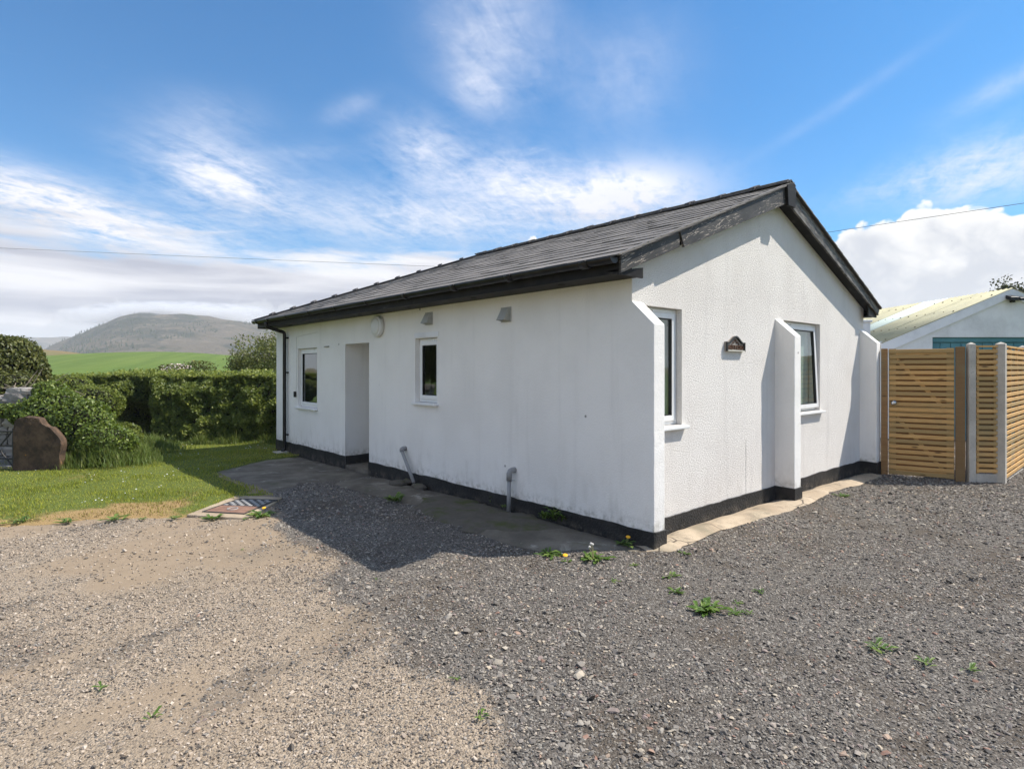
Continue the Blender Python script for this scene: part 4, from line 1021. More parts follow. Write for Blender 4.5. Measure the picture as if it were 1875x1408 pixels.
# plumbing on the long wall
wp = MB().tube([(0.0, 3.907, 0.475), (-0.05, 3.907, 0.475), (-0.068, 3.90, 0.468), (-0.075, 3.885, 0.44)], 0.033, 12).tube([(-0.075, 3.889, 0.45), (-0.10, 3.535, 0.06)], 0.0235, 12).build('waste_pipe', M['greyplastic'], cot, True)
MB().lathe((-0.077, 3.868, 0.432), (-0.025, -0.354, -0.39), [(0, 0.024), (0, 0.031), (0.02, 0.031), (0.02, 0.024)], 14).build('pipe_clip', M['paleplastic'], wp)
MB().lathe((-0.097, 3.57, 0.10), (-0.025, -0.354, -0.39), [(0, 0.024), (0, 0.033), (0.025, 0.033), (0.025, 0.024)], 14).build('pipe_clip', M['paleplastic'], wp)
wp = MB().tube([(0.0, 1.60, 0.47), (-0.04, 1.602, 0.47), (-0.064, 1.606, 0.462), (-0.073, 1.61, 0.435), (-0.073, 1.612, 0.36)], 0.032, 12).tube([(-0.073, 1.612, 0.37), (-0.075, 1.62, 0.0)], 0.0235, 12).build('waste_pipe', M['greyplastic'], cot, True)
MB().lathe((-0.073, 1.612, 0.345), (0, 0, 1), [(0, 0.024), (0, 0.037), (0.018, 0.037), (0.018, 0.024)], 14).box(-0.05, -0.0005, 1.595, 1.615, 0.348, 0.360).build('pipe_clip', M['paleplastic'], wp)
for yc, zc in ((3.315, 2.262), (1.745, 2.207)):
    s = 0.07 if yc > 3 else 0.068
    v_ = MB().add([(0, yc - s, zc + 0.07), (0, yc + s, zc + 0.07), (-0.035, yc + s * .75, zc + 0.062), (-0.035, yc - s * .75, zc + 0.062), (-0.008, yc - s, zc - 0.07), (-0.008, yc + s, zc - 0.07), (-0.095, yc + s, zc - 0.062), (-0.095, yc - s, zc - 0.062), (0, yc - s, zc - 0.07), (0, yc + s, zc - 0.07)],
        [(0, 1, 2, 3), (3, 2, 6, 7), (0, 3, 7, 4), (1, 5, 6, 2), (0, 4, 8), (1, 9, 5)]).build('vent_cowl', M['ventgrey'], cot)
    q = v_.modifiers.new('thick', 'SOLIDIFY'); q.thickness = 0.005
    MB().box(-0.010, -0.0005, yc - 0.088, yc + 0.088, zc - 0.085, zc + 0.085).build('vent_plate', M['ventgrey'], v_, bevel=0.003)
MB().box(-0.045, -0.0005, 7.885, 7.93, 1.05, 1.16).build('key_box', M['gutter'], cot, bevel=0.008)
MB().tube([(-0.006, 7.9, 1.16), (-0.006, 7.875, 1.3), (-0.006, 7.87, 2.2), (-0.006, 7.6, 2.22), (-0.006, 7.1, 2.24), (-0.006, 6.9, 2.25)], 0.004, 6).build('bell_wire', M['paleplastic'], cot)
MB().box(-0.02, -0.0005, 6.42, 6.60, 1.975, 1.985).build('bracket', M['darkmetal'], cot)

# wall lamp
t_ = thing('wall_lamp', (0, 4.66, 2.231), 'round white bulkhead lamp high on the long wall beside the doorway', 'lamp')
MB().lathe((-0.0008, 4.66, 2.231), (-1, 0, 0), [(0, 0.145), (0.012, 0.158), (0.055, 0.158), (0.068, 0.150), (0.072, 0.128)], 36).build('lamp_body', M['lamprim'], t_, True)
MB().lathe((-0.071, 4.66, 2.231), (-1, 0, 0), [(0, 0.128), (0.010, 0.122), (0.015, 0.10), (0.017, 0.05), (0.0175, 0.005)], 36).build('lamp_cover', M['lamp'], t_, True)

# name plaque
t_ = thing('name_plaque', (1.85, 0, 1.79), 'small arched house name plaque reading MAES Y COED on the gable wall', 'sign')
def arch(x0, x1, z0, zs, za, n=18):
    p = [(x0, z0), (x1, z0)]
    for i in range(n + 1):
        q = 1 - 2 * i / n; p.append(((x0 + x1) / 2 + q * (x1 - x0) / 2, zs + (za - zs) * (0.5 + 0.5 * math.cos(math.pi * min(1, abs(q) * 1.15))) + (0.008 if abs(q) > .93 else 0)))
    return p
pa = arch(1.645, 2.050, 1.79, 1.886, 1.962); pb = arch(1.662, 2.033, 1.806, 1.876, 1.945)
MB().prism([(x, -0.0008, z) for x, z in pa], (0, -0.018, 0)).build('plaque_backing', M['signstone'], t_)
rim = MB()
for i in range(1, len(pa)):
    j = (i + 1) % len(pa)
    rim.add([(pa[i][0], -0.019, pa[i][1]), (pa[j][0], -0.019, pa[j][1]), (pb[j][0], -0.019, pb[j][1]), (pb[i][0], -0.019, pb[i][1]), (pa[i][0], -0.040, pa[i][1]), (pa[j][0], -0.040, pa[j][1]), (pb[j][0], -0.040, pb[j][1]), (pb[i][0], -0.040, pb[i][1])],
            [(0, 1, 2, 3), (4, 5, 6, 7), (0, 1, 5, 4), (2, 3, 7, 6)] + ([(1, 2, 6, 5), (0, 3, 7, 4)] if i in (1, len(pa) - 1) else []))
rim.build('plaque_rim', M['signrim'], t_)
MB().box(1.662, 2.033, -0.041, -0.019, 1.79, 1.803).build('plaque_ledge', M['signlight'], t_)
fc = bpy.data.curves.new('letters', 'FONT'); fc.body = 'MAES Y COED'; fc.size = 0.066; fc.align_x = 'CENTER'; fc.extrude = 0.006; fc.space_character = 0.98; fc.offset = 0.0012
fo = bpy.data.objects.new('letters', fc); col.objects.link(fo); bpy.context.view_layer.update()
me = bpy.data.meshes.new_from_object(fo.evaluated_get(bpy.context.evaluated_depsgraph_get())); bpy.data.objects.remove(fo)
w_ = max(v.co.x for v in me.vertices) - min(v.co.x for v in me.vertices)
me.transform(Matrix.Translation((1.8475, -0.024, 1.812)) @ Matrix.Rotation(math.pi / 2, 4, 'X') @ Matrix.Diagonal((0.345 / w_, 1, 1, 1)))
me.materials.clear(); me.materials.append(M['signletter']); link('lettering', me, t_)
orn = MB()
for k in range(5):
    a_ = R(90 + (k - 2) * 42); c_ = np.array([1.8475 + 0.026 * math.cos(a_), -0.022, 1.892 + 0.026 * math.sin(a_)])
    orn.lathe(c_ + np.array([0, 0.004, 0]), (0, -1, 0), [(0, 0.013), (0.006, 0.011), (0.010, 0.004)], 8)
for s_ in (-1, 1):
    orn.tube([(1.8475 + s_ * (0.035 + 0.022 * (1 - math.cos(a * .7))), -0.024, 1.880 + 0.016 * math.sin(a * 1.1)) for a in np.linspace(0, 4.4, 12)], 0.005, 6)
orn.build('flower_relief', M['signletter'], t_)

# pebbles by the doorway, stone lumps at the pipe
for i, (u, v, s) in enumerate(((600, 846, 0.07), (610, 845, 0.06), (621, 845, 0.085))):
    p = pg(u, v); bm = bmesh.new(); bmesh.ops.create_icosphere(bm, subdivisions=2, radius=1)
    for q in bm.verts: q.co = Vector((q.co.x * s, q.co.y * s * 0.7, q.co.z * s * 0.5)) * (1 + 0.15 * mnoise.noise(q.co * 1.7 + Vector((i * 5, 0, 0))))
    me = bpy.data.meshes.new('pebble'); bm.to_mesh(me); bm.free(); me.materials.append(M['pebble'])
    for q in me.polygons: q.use_smooth = True
    o = link('pebble', me, label='pale pebble lying by the black plinth beside the doorway', category='pebble', group='pebbles beside the doorway'); o.location = (p[0], p[1], float(g(p[0], p[1])) + 0.018 + s * 0.42)
for i, (u, v, s, sy) in enumerate(((728, 890, 0.10, 0.16), (752, 886, 0.12, 0.11), (768, 897, 0.07, 0.15))):
    p = pg(u, v); bm = bmesh.new(); bmesh.ops.create_icosphere(bm, subdivisions=3, radius=1)
    for q in bm.verts: q.co = Vector((q.co.x * s, q.co.y * sy, q.co.z * 0.045)) * (1 + 0.25 * mnoise.noise(q.co * 1.9 + Vector((i * 9, 0, 0))))
    me = bpy.data.meshes.new('mortar_lump'); bm.to_mesh(me); bm.free(); me.materials.append(M['soil'])
    for q in me.polygons: q.use_smooth = True
    o = link('mortar_lump', me, label='low lump of brown mortar round the foot of the leaning waste pipe', category='mortar', group='mortar lumps at the leaning pipe'); o.location = (p[0], p[1], float(g(p[0], p[1])) + 0.04)

# ------------------------------------------------------------------ inspection cover in the drive
zs = float(g(-2.2, 3.9))
t_ = thing('inspection_cover', (-2.25, 3.85, zs), 'rusty iron inspection cover with chequered half set in a concrete slab', 'manhole cover')
MB().prism([(x, y, zs - 0.06) for x, y in SLAB], (0, 0, 0.085)).build('slab', M['apron'], t_, bevel=0.012)
def slabpt(u, v): p = pz(u, v, zs + 0.03); return np.array([p[0], p[1], 0])
ca, cb, cc, cd_ = (slabpt(*q) for q in ((374, 936), (437, 914), (505, 915.5), (447, 940)))
zc = zs + 0.0285
def quadpt(a, b): return ca * (1 - a) * (1 - b) + cb * a * (1 - b) + cc * a * b + cd_ * (1 - a) * b
def qprism(a0, a1, b0, b1, z0, z1, mb):
    return mb.prism([quadpt(a, b) + np.array([0, 0, z0]) for a, b in ((a0, b0), (a1, b0), (a1, b1), (a0, b1))], (0, 0, z1 - z0))
f_ = MB(); [qprism(*q, zc - 0.03, zc + 0.006, f_) for q in ((-0.03, 1.03, -0.03, 0.0), (-0.03, 1.03, 1.0, 1.03), (-0.03, 0.0, 0.0, 1.0), (1.0, 1.03, 0.0, 1.0))]; f_.build('cover_frame', M['darkmetal'], t_)
lid = qprism(0.01, 0.47, 0.01, 0.99, zc - 0.02, zc + 0.004, MB()).build('lid', M['rust'], t_)
p0 = quadpt(0.24, 0.5); MB().tube([p0 + np.array([0.055 * math.cos(a), 0.055 * math.sin(a), zc + 0.007]) for a in np.linspace(0, 2 * math.pi, 20)], 0.006, 6).build('lifting_ring', M['iron'], lid)
l2 = qprism(0.48, 0.99, 0.01, 0.99, zc - 0.02, zc + 0.001, MB()).build('lid', M['darkmetal'], t_)
for i in range(6):
    for j in range(9):
        if (i + j) % 2 == 0:
            a0, b0 = 0.50 + i * 0.08, 0.03 + j * 0.105
            qprism(a0, a0 + 0.062, b0, b0 + 0.085, zc + 0.001, zc + 0.007, MB()).build('tread', M['iron'], l2)

# ------------------------------------------------------------------ gate and fence
def slat_run(parent, A, Bp, z0, n, pitch, h, t, off, mat=M['wood'], wob=0.001):
    """n level slats from A to B (plan points); off: offset to the left of A->B"""
    A, Bp = np.array(A, float), np.array(Bp, float); d = Bp - A; ln = np.linalg.norm(d); d /= ln; nrm = np.array([-d[1], d[0]])
    me = MB().box(0, ln, -t / 2, t / 2, 0, h).mesh('slat', mat)
    for i in range(n):
        o = link('slat', me, parent); p = A + nrm * (off + random.uniform(-wob, wob)); o.location = (p[0], p[1], z0 + i * pitch); o.rotation_euler = (0, random.uniform(-.002, .002), math.atan2(d[1], d[0]))
        b = o.modifiers.new('bevel', 'BEVEL'); b.width = 0.004; b.segments = 1
def upright(A, Bp, a0, a1, z0, z1, o0, o1, mb):      # vertical board between distances a0..a1 along A->B
    A, Bp = np.array(A, float), np.array(Bp, float); d = Bp - A; d /= np.linalg.norm(d); nrm = np.array([-d[1], d[0]])
    p = A + d * a0 + nrm * o0
    return mb.obox((p[0], p[1], z0), (*(d * (a1 - a0)), 0), (*(nrm * (o1 - o0)), 0), (0, 0, z1 - z0))
GA0, GA1 = np.array([5.99, -0.295]), np.array([6.215, -1.235])
GD = (GA1 - GA0); GL = np.linalg.norm(GD); GD = GD / GL
gz = -0.055; gt0 = gz + 0.03; gt1 = 1.90
gate = thing('timber_gate', (GA0[0], GA0[1], gz), 'tall slatted pine gate with round chrome knob beside the cottage corner', 'gate')
# A->B runs towards -Y; its left is +X, so the visible side (towards -X) has negative offsets
ng_ = 24; pitch = (gt1 - gt0) / ng_
slat_run(gate, GA0 + GD * 0.05, GA1 - GD * 0.11, gt0 + 0.012, ng_, pitch, 0.054, 0.018, -0.030)
for i, a in enumerate((0.05, GL - 0.20)): upright(GA0, GA1, a, a + 0.09, gt0 + 0.004, gt1, -0.020, 0.018, MB()).build('stile', M['wood'], gate)
for zz in (gt0 + 0.01, 0.93, gt1 - 0.10): upright(GA0, GA1, 0.141, GL - 0.201, zz, zz + 0.09, -0.019, 0.016, MB()).build('rail', M['wood'], gate)
for (a0, z0_, a1, z1_) in ((0.15, gt1 - 0.12, GL - 0.22, 1.04), (0.15, 0.90, GL - 0.22, gt0 + 0.13)):
    p0, p1 = GA0 + GD * a0, GA0 + GD * a1; nrm = np.array([-GD[1], GD[0]]); q0 = np.array([*(p0 - nrm * 0.018), z0_]); dv = np.array([*(p1 - p0), z1_ - z0_])
    MB().obox(q0, dv, (0, 0, -0.075), (*(nrm * 0.032), 0)).build('brace', M['wood'], gate)
slat_run(gate, GA0 + GD * 0.05, GA1 - GD * 0.11, gt0 + 0.012 + pitch / 2, ng_ - 1, pitch, 0.050, 0.016, 0.029, M['woodpost'])  # back slats in darker wood, their shade put into the colour
kp = GA0 + GD * 0.115 - np.array([-GD[1], GD[0]]) * 0.040; kn = -np.array([-GD[1], GD[0], 0])
kb = MB().lathe((kp[0], kp[1], 1.075), kn, [(0, 0.04), (0.006, 0.04), (0.008, 0.013), (0.03, 0.013), (0.034, 0.026), (0.048, 0.034), (0.064, 0.030), (0.070, 0.012)], 20).build('knob', M['chrome'], gate, True)
fence = thing('slatted_fence', (6.25, -1.3, gz), 'slatted pine fence panels between square concrete posts turning a corner', 'fence')
upright(GA0, GA1, -0.05, 0.036, gz - 0.2, 1.905, -0.06, 0.04, MB()).build('timber_post', M['woodpost'], fence, bevel=0.004)
upright(GA0, GA1, GL - 0.098, GL + 0.015, gz - 0.2, 1.915, -0.055, 0.05, MB()).build('timber_post', M['woodpost'], fence, bevel=0.004)
P1, P2 = np.array([6.235, -1.315]), np.array([6.475, -1.615])
def cpost(p, ang, w=0.088, top=1.95):
    c, s = math.cos(ang), math.sin(ang); h = w / 2
    q = [(p[0] + c * a - s * b, p[1] + s * a + c * b) for a, b in ((-h, -h), (h, -h), (h, h), (-h, h))]
    mb = MB(); V = [(x, y, gz - 0.3) for x, y in q] + [(x, y, top) for x, y in q] + [(p[0], p[1], top + 0.03)]
    mb.add(V, [(3, 2, 1, 0)] + [(i, (i + 1) % 4, 4 + (i + 1) % 4, 4 + i) for i in range(4)] + [(4 + i, 4 + (i + 1) % 4, 8) for i in range(4)])
    return mb.build('concrete_post', M['concrete'], fence, bevel=0.006)
a12 = math.atan2(*(P2 - P1)[::-1]); cpost(P1, a12); cpost(P2, 0.0, 0.115); cpost((8.36, -1.60), 0.0)
d12 = (P2 - P1) / np.linalg.norm(P2 - P1); A, Bq = P1 + d12 * 0.055, P2 - d12 * 0.06
upright(A, Bq, 0, np.linalg.norm(Bq - A), gz - 0.1, gz + 0.14, -0.025, 0.025, MB()).build('gravel_board', M['concrete'], fence)
np_ = 23; pt = (1.90 - gz - 0.16) / np_
slat_run(fence, A, Bq, gz + 0.16, np_, pt, 0.050, 0.018, -0.028)
slat_run(fence, A, Bq, gz + 0.16 + pt / 2, np_ - 1, pt, 0.050, 0.016, 0.02, M['woodpost'])  # rear slats darker than the front ones, shade carried by the colour
ll = np.linalg.norm(Bq - A)
for a in (0, ll - 0.04): upright(A, Bq, a, a + 0.04, gz + 0.145, 1.93, -0.017, 0.011, MB()).build('stile', M['wood'], fence)
upright(A, Bq, 0, ll, 1.905, 1.93, -0.04, 0.035, MB()).build('capping', M['wood'], fence)
A, Bq = np.array([6.545, -1.62]), np.array([8.31, -1.60]); ll = np.linalg.norm(Bq - A)
upright(A, Bq, 0.041, ll, gz - 0.1, gz + 0.02, -0.025, 0.025, MB()).build('gravel_board', M['concrete'], fence)
slat_run(fence, A + (0.012, 0), Bq, gz + 0.06, 24, (1.90 - gz - 0.06) / 24, 0.050, 0.018, -0.028)
slat_run(fence, A + (0.012, 0), Bq, gz + 0.06 + pt / 2, 23, (1.90 - gz - 0.06) / 24, 0.050, 0.016, 0.024, M['woodpost'])  # rear slats again coloured darker to stand for their shade
for a in (0, 0.6, 1.2, ll - 0.04): upright(A, Bq, a, a + 0.04, gz + 0.045, 1.93, -0.018, 0.015, MB()).build('stile', M['wood'], fence)
upright(A, Bq, 0, ll, 1.906, 1.93, -0.04, 0.035, MB()).build('capping', M['wood'], fence)

# ------------------------------------------------------------------ garage behind the fence
GD0 = 14.0; gl0, glc, gl1 = 8.92, 11.90, 14.88; gzb = -0.15
gar = thing('garage', tuple(at(glc, GD0, gzb)), 'white garage with yellow lichened corrugated roof and teal door behind the fence', 'garage')
ze, za = 2.20, 3.45
P = lambda l, d, z: tuple(at(l, d, z))
gw = MB(); dl0, dl1, dz1 = 10.03, 14.1, 2.345
gw.add([P(gl0, GD0, gzb), P(dl0, GD0, gzb), P(dl0, GD0, dz1), P(dl1, GD0, dz1), P(dl1, GD0, gzb), P(gl1, GD0, gzb), P(gl1, GD0, ze), P(glc, GD0, za), P(gl0, GD0, ze)], [tuple(range(9))])
for a_, b_ in (((dl0, gzb), (dl0, dz1)), ((dl0, dz1), (dl1, dz1)), ((dl1, dz1), (dl1, gzb))):
    gw.add([P(a_[0], GD0, a_[1]), P(b_[0], GD0, b_[1]), P(b_[0], GD0 + 0.15, b_[1]), P(a_[0], GD0 + 0.15, a_[1])], [(0, 1, 2, 3)])
for l_ in (gl0, gl1): gw.add([P(l_, GD0, gzb), P(l_, GD0 + 7, gzb), P(l_, GD0 + 7, ze), P(l_, GD0, ze)], [(0, 1, 2, 3)])
gw.add([P(gl0, GD0 + 7, gzb), P(gl1, GD0 + 7, gzb), P(gl1, GD0 + 7, ze), P(glc, GD0 + 7, za), P(gl0, GD0 + 7, ze)], [(0, 1, 2, 3, 4)])
gw.build('wall', M['garagewall'], gar)
nd = 16; dw = (dl1 - dl0 - 0.02) / nd
gd = MB().obox(P(dl0 + 0.005, GD0 + 0.12, gzb), RT * (dl1 - dl0 - 0.01), FW * 0.03, (0, 0, dz1 - gzb - 0.01)).build('garage_door', M['tealdoor'], gar)
for i in range(nd): MB().obox(P(dl0 + 0.01 + i * dw, GD0 + 0.10, gzb + 0.02), RT * (dw - 0.02), FW * 0.018, (0, 0, dz1 - gzb - 0.16)).build('plank', M['tealdoor'], gd)
MB().obox(P(dl0 + 0.005, GD0 + 0.06, dz1 - 0.11), RT * (dl1 - dl0 - 0.01), FW * 0.055, (0, 0, 0.10)).build('door_header', M['tealdoor'], gar)
# corrugated sheets: ridges run up the slope
gs = (za - ze) / (glc - gl0)
def sheet_mesh(d0, d1, side, mat):
    n = 44; V, Fs = [], []
    for i in range(n + 1):
        d = d0 + (d1 - d0) * i / n; w = 0.018 * math.sin(i / n * 2 * math.pi * 7)
        for q in (0.0, 1.0):
            l_ = glc + side * (q * (glc - gl0 + 0.14)); V.append(P(l_, d, za + 0.05 - q * (glc - gl0 + 0.14) * gs + w))
    Fs = [(2 * i, 2 * i + 1, 2 * i + 3, 2 * i + 2) for i in range(n)]
    o = MB().add(V, Fs).build('roof_sheet', M[mat], gar, True); s_ = o.modifiers.new('thick', 'SOLIDIFY'); s_.thickness = 0.008
for i in range(7):
    for side in (-1, 1): sheet_mesh(GD0 - 0.06 + i * 1.03 , GD0 - 0.06 + (i + 1) * 1.03, side, 'sheetclear' if (i == 2 and side < 0) else 'sheet')
bolts = MB()
for i in range(22):
    for q in (0.12, 0.42, 0.72, 0.95):
        l_ = glc - q * (glc - gl0 + 0.1); bolts.box(-0.013, 0.013, -0.013, 0.013, 0, 0.016); k8 = len(bolts.v) - 8
        for k in range(k8, k8 + 8):
            v = bolts.v[k]; c_ = at(l_, GD0 + 0.1 + i * 0.32, za + 0.065 - q * (glc - gl0 + 0.1) * gs); bolts.v[k] = (v[0] + c_[0], v[1] + c_[1], v[2] + c_[2])
bolts.build('roof_bolts', M['bolt'], gar, kind='stuff')
for side in (-1, 1):
    e = glc + side * (glc - gl0 + 0.13); zz = za - (glc - gl0 + 0.13) * gs
    MB().prism([P(glc, GD0 - 0.05, za + 0.055), P(e, GD0 - 0.05, zz + 0.055), P(e, GD0 - 0.05, zz - 0.13), P(e - side * 0.18, GD0 - 0.05, zz - 0.13), P(glc, GD0 - 0.05, za - 0.155)], FW * 0.045).build('bargeboard', M['whitepaint'], gar, bevel=0.004)
MB().obox(P(gl0 - 0.20, GD0 - 0.02, ze - 0.05), RT * 0.11, FW * 7.0, (0, 0, 0.09)).build('gutter', M['whitepaint'], gar)
t_ = thing('floodlight', P(glc, GD0 - 0.12, 3.15), 'small black security floodlight under the peak of the garage', 'lamp')
c0 = at(glc + 0.02, GD0, 3.17)
MB().obox(c0 - FW * 0.045 - RT * 0.05, RT * 0.10, FW * 0.044, (0, 0, 0.10)).build('lamp_bracket', M['gutter'], t_)
MB().obox(c0 - FW * 0.22 - RT * 0.20 + np.array([0, 0, 0.02]), RT * 0.19, FW * 0.16 + np.array([0, 0, 0.06]), (0.0, 0.0, 0.09)).build('lamp_head', M['gutter'], t_, bevel=0.01)
MB().obox(c0 - FW * 0.22 + RT * 0.02 + np.array([0, 0, 0.02]), RT * 0.16, FW * 0.16 + np.array([0, 0, 0.06]), (0.0, 0.0, 0.07)).build('lamp_head', M['gutter'], t_, bevel=0.01)
# white wall stub between cottage and garage
t_ = thing('rendered_wall', P(7.4, 12.2, -0.15), 'short white rendered wall with flat coping between cottage and garage', 'wall')
MB().obox(P(6.95, 12.2, -0.3), RT * 0.50, FW * 1.5, (0, 0, 2.86)).build('wall_body', M['whitepaint'], t_)
MB().obox(P(6.93, 12.17, 2.561), RT * 0.55, FW * 1.56, (0, 0, 0.045)).build('coping', M['whitepaint'], t_, bevel=0.008)

# ------------------------------------------------------------------ overhead cable on two poles
def pole_at(u, d, v):
    return ud(u, d, 1.6 + (HOR - v) / FPX * d)
mid_l, mid_r = pole_at(1150, 38, 502.2), pole_at(1150, 38, 479.2)
end_l, end_r = pole_at(-500, 38, 431.6), pole_at(3300, 11, 158.0)
def cable(a, b, sag, label):
    q = np.linspace(0, 1, 50)[:, None]; pts = a + (b - a) * q; pts[:, 2] -= 4 * sag * (q * (1 - q))[:, 0]
    MB().tube(pts, 0.010, 6).build('overhead_cable', M['wire'], label=label, category='cable')
cable(mid_l, end_l, 0.06, 'thin faint overhead cable crossing the sky above the misty hill')
cable(mid_r, end_r, 0.03, 'dark overhead cable rising from behind the gable over the garage')
for p, lb in ((end_l, 'tarred wooden pole at the hill end of the faint cable'), (mid_r, 'tarred wooden pole behind the cottage where both cables meet'), (end_r, 'tarred wooden pole beyond the garage carrying the dark cable')):
    t_ = thing('utility_pole', (p[0], p[1], -0.4), lb, 'pole')
    MB().tube([(p[0], p[1], -0.6), (p[0], p[1], p[2] + 0.25)], [0.13, 0.09], 12).build('shaft', M['pole'], t_)
    MB().lathe((p[0], p[1], p[2] - 0.05), (0, 0, 1), [(0, 0.10), (0.02, 0.11), (0.08, 0.11), (0.1, 0.10)], 12).build('collar', M['darkmetal'], t_)

# ------------------------------------------------------------------ vegetation
def leaves_mesh(name, pts, nrm, size, mat, spread=0.7, aspect=0.62, up_bias=0.0, rnd=None):
    """folded four-cornered leaves at pts, facing roughly along nrm"""
    n = len(pts); pts = np.asarray(pts); nr = np.asarray(nrm) + rng.normal(0, spread, (n, 3)); nr[:, 2] += up_bias; nr /= np.linalg.norm(nr, axis=1, keepdims=True) + 1e-9
    t = rng.normal(0, 1, (n, 3)); t -= nr * (t * nr).sum(1, keepdims=True); t /= np.linalg.norm(t, axis=1, keepdims=True) + 1e-9
    b = np.cross(nr, t); s = (np.asarray(size) * rng.uniform(0.65, 1.3, n))[:, None]
    v0 = pts - t * s * 0.5; v2 = pts + t * s * 0.5; fold = nr * s * 0.16
    v1 = pts + b * s * 0.5 * aspect + fold - t * s * 0.05; v3 = pts - b * s * 0.5 * aspect + fold - t * s * 0.05
    V = np.stack([v0, v1, v2, v3], 1).reshape(-1, 3); k = np.arange(n)[:, None] * 4
    F = np.concatenate([k + np.array([[0, 1, 2]]), k + np.array([[0, 2, 3]])], 1).reshape(-1, 3)
    r_ = np.clip(rng.normal(0.45, 0.22, n), 0, 1) if rnd is None else rnd
    return np_mesh(name, V, F, mat, {'rnd': ('FACE', np.repeat(r_, 2))})
def blades_mesh(name, base, h, w, lean, mat, attrs):
    """single curved grass blades (two triangles and a tip)"""
    n = len(base); a = rng.uniform(0, 2 * math.pi, n); side = np.stack([np.cos(a), np.sin(a), np.zeros(n)], 1); fwd = np.stack([-np.sin(a), np.cos(a), np.zeros(n)], 1)
    h = h[:, None]; w = np.broadcast_to(w, (n,))[:, None]; ln = (rng.uniform(0.1, 1.0, n) * lean)[:, None]; up = np.array([0, 0, 1.0])
    v0, v1 = base - side * w / 2, base + side * w / 2; mid = base + up * h * 0.6 + fwd * h * ln * 0.35; v2, v3 = mid - side * w * 0.35, mid + side * w * 0.35
    v4 = base + up * h * (1 - 0.25 * ln) + fwd * h * ln
    V = np.stack([v0, v1, v3, v2, v4], 1).reshape(-1, 3); k = np.arange(n)[:, None] * 5
    F = np.concatenate([k + np.array([[0, 1, 2]]), k + np.array([[0, 2, 3]]), k + np.array([[3, 2, 4]])], 1).reshape(-1, 3)
    return np_mesh(name, V, F, mat, {q: ('FACE', np.repeat(v, 3)) for q, v in attrs.items()})

# lawn grass
n = 230000
lx = rng.uniform(-9.5, 3, n); ly = rng.uniform(3.6, 14.5, n)
m = inside(lx, ly, LAWN) & visible(lx, ly, 0.12) & ~((lx > -0.02) & (ly < L + 0.02))
lx, ly = lx[m], ly[m]
dry = np.clip(dry_f(lx, ly) + rng.normal(0, 0.26, len(lx)), 0, 1)
tuft = smooth(-0.2, 0.7, vnoise(lx * 2.2, ly * 2.2, 40, 4))
keep = rng.random(len(lx)) > dry * 0.30
lx, ly, dry, tuft = lx[keep], ly[keep], dry[keep], tuft[keep]
bz = lawn_z(lx, ly) - 0.006
hh = rng.uniform(0.018, 0.045, len(lx)) * (0.7 + 0.8 * tuft) * (1 - 0.35 * dry)
gr_r = np.clip(rng.normal(0.45, 0.22, len(lx)) + 0.35 * (0.5 - tuft) + 0.2 * vnoise(lx * .7, ly * .7, 12, 3), 0, 1)
link('lawn_grass', blades_mesh('lawn_grass', np.stack([lx, ly, bz], 1), hh, 0.008, 0.9, M['blade'], {'rnd': gr_r, 'dry': dry}), kind='stuff', label='short lawn grass, dry and brown along the drive', category='grass')
# daisies
n = 900; x = rng.uniform(-7, 0, n); y = rng.uniform(5, 12, n); m = inside(x, y, LAWN) & (vnoise(x * 1.3, y * 1.3, 50, 3) > 0.25) & (dry_f(x, y) < 0.4)
x, y = x[m][:190], y[m][:190]; mb = MB()
for a, b in zip(x, y):
    z0 = float(lawn_z(np.array([a]), np.array([b]))[0]) + 0.030; r_ = random.uniform(0.007, 0.012)
    mb.add([(a + r_ * math.cos(k * math.pi / 3), b + r_ * math.sin(k * math.pi / 3), z0 + random.uniform(0, .006)) for k in range(6)] + [(a, b, z0 - 0.008)], [(0, 1, 2, 3, 4, 5)] + [(k, (k + 1) % 6, 6) for k in range(6)])
me = mb.mesh('daisies', M['daisy']); link('daisies', me, kind='stuff', label='tiny white daisies dotted over the lawn', category='flowers')

def foliage_body(parent, name, P, Nn, size, mat, **kw):
    return link(name, leaves_mesh(name, P, Nn, size, mat, **kw), parent, kind='stuff')

# clipped hedge, runs level across the back of the lawn
def hedge_face(l, z):                                # distance of the near face
    d = 13.35 + 0.9 * smooth(-8.1, -8.9, l) + 0.20 * vnoise(l * 1.5, z * 2.0, 3, 3) + 0.16 * smooth(1.05, 1.45, z)
    return d + 0.75 * smooth(-8.0, -8.8, l) * smooth(0.95, 0.5, z)
HZ = 1.43
def hedge_top(l, d): return HZ + 0.05 * vnoise(l * 1.8, d * 1.8, 8, 3) - 0.10 * smooth(-9.6, -11.2, l)
hb = at(-8, 13.8, -0.25)
hg = thing('hedge', tuple(hb), 'clipped dark green beech hedge along the back of the lawn', 'hedge')
n = 52000
l = rng.uniform(-11.6, -4.2, n); z = rng.uniform(-0.12, HZ, n) ; d = hedge_face(l, z) + np.abs(rng.normal(0, 0.07, n)) - 0.02
clump = vnoise(l * 5, z * 5, 13, 3); d += 0.11 * clump; m = (clump < 0.75) | (rng.random(n) < 0.35)
p1 = np.stack([CAM[0] + FW[0] * d + RT[0] * l, CAM[1] + FW[1] * d + RT[1] * l, z], 1)[m]; n1 = np.tile(-FW * 0.75 + RT * 0.45 + np.array([0, 0, 0.6]), (len(p1), 1))
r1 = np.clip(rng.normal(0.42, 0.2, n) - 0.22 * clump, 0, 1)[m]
n = 30000
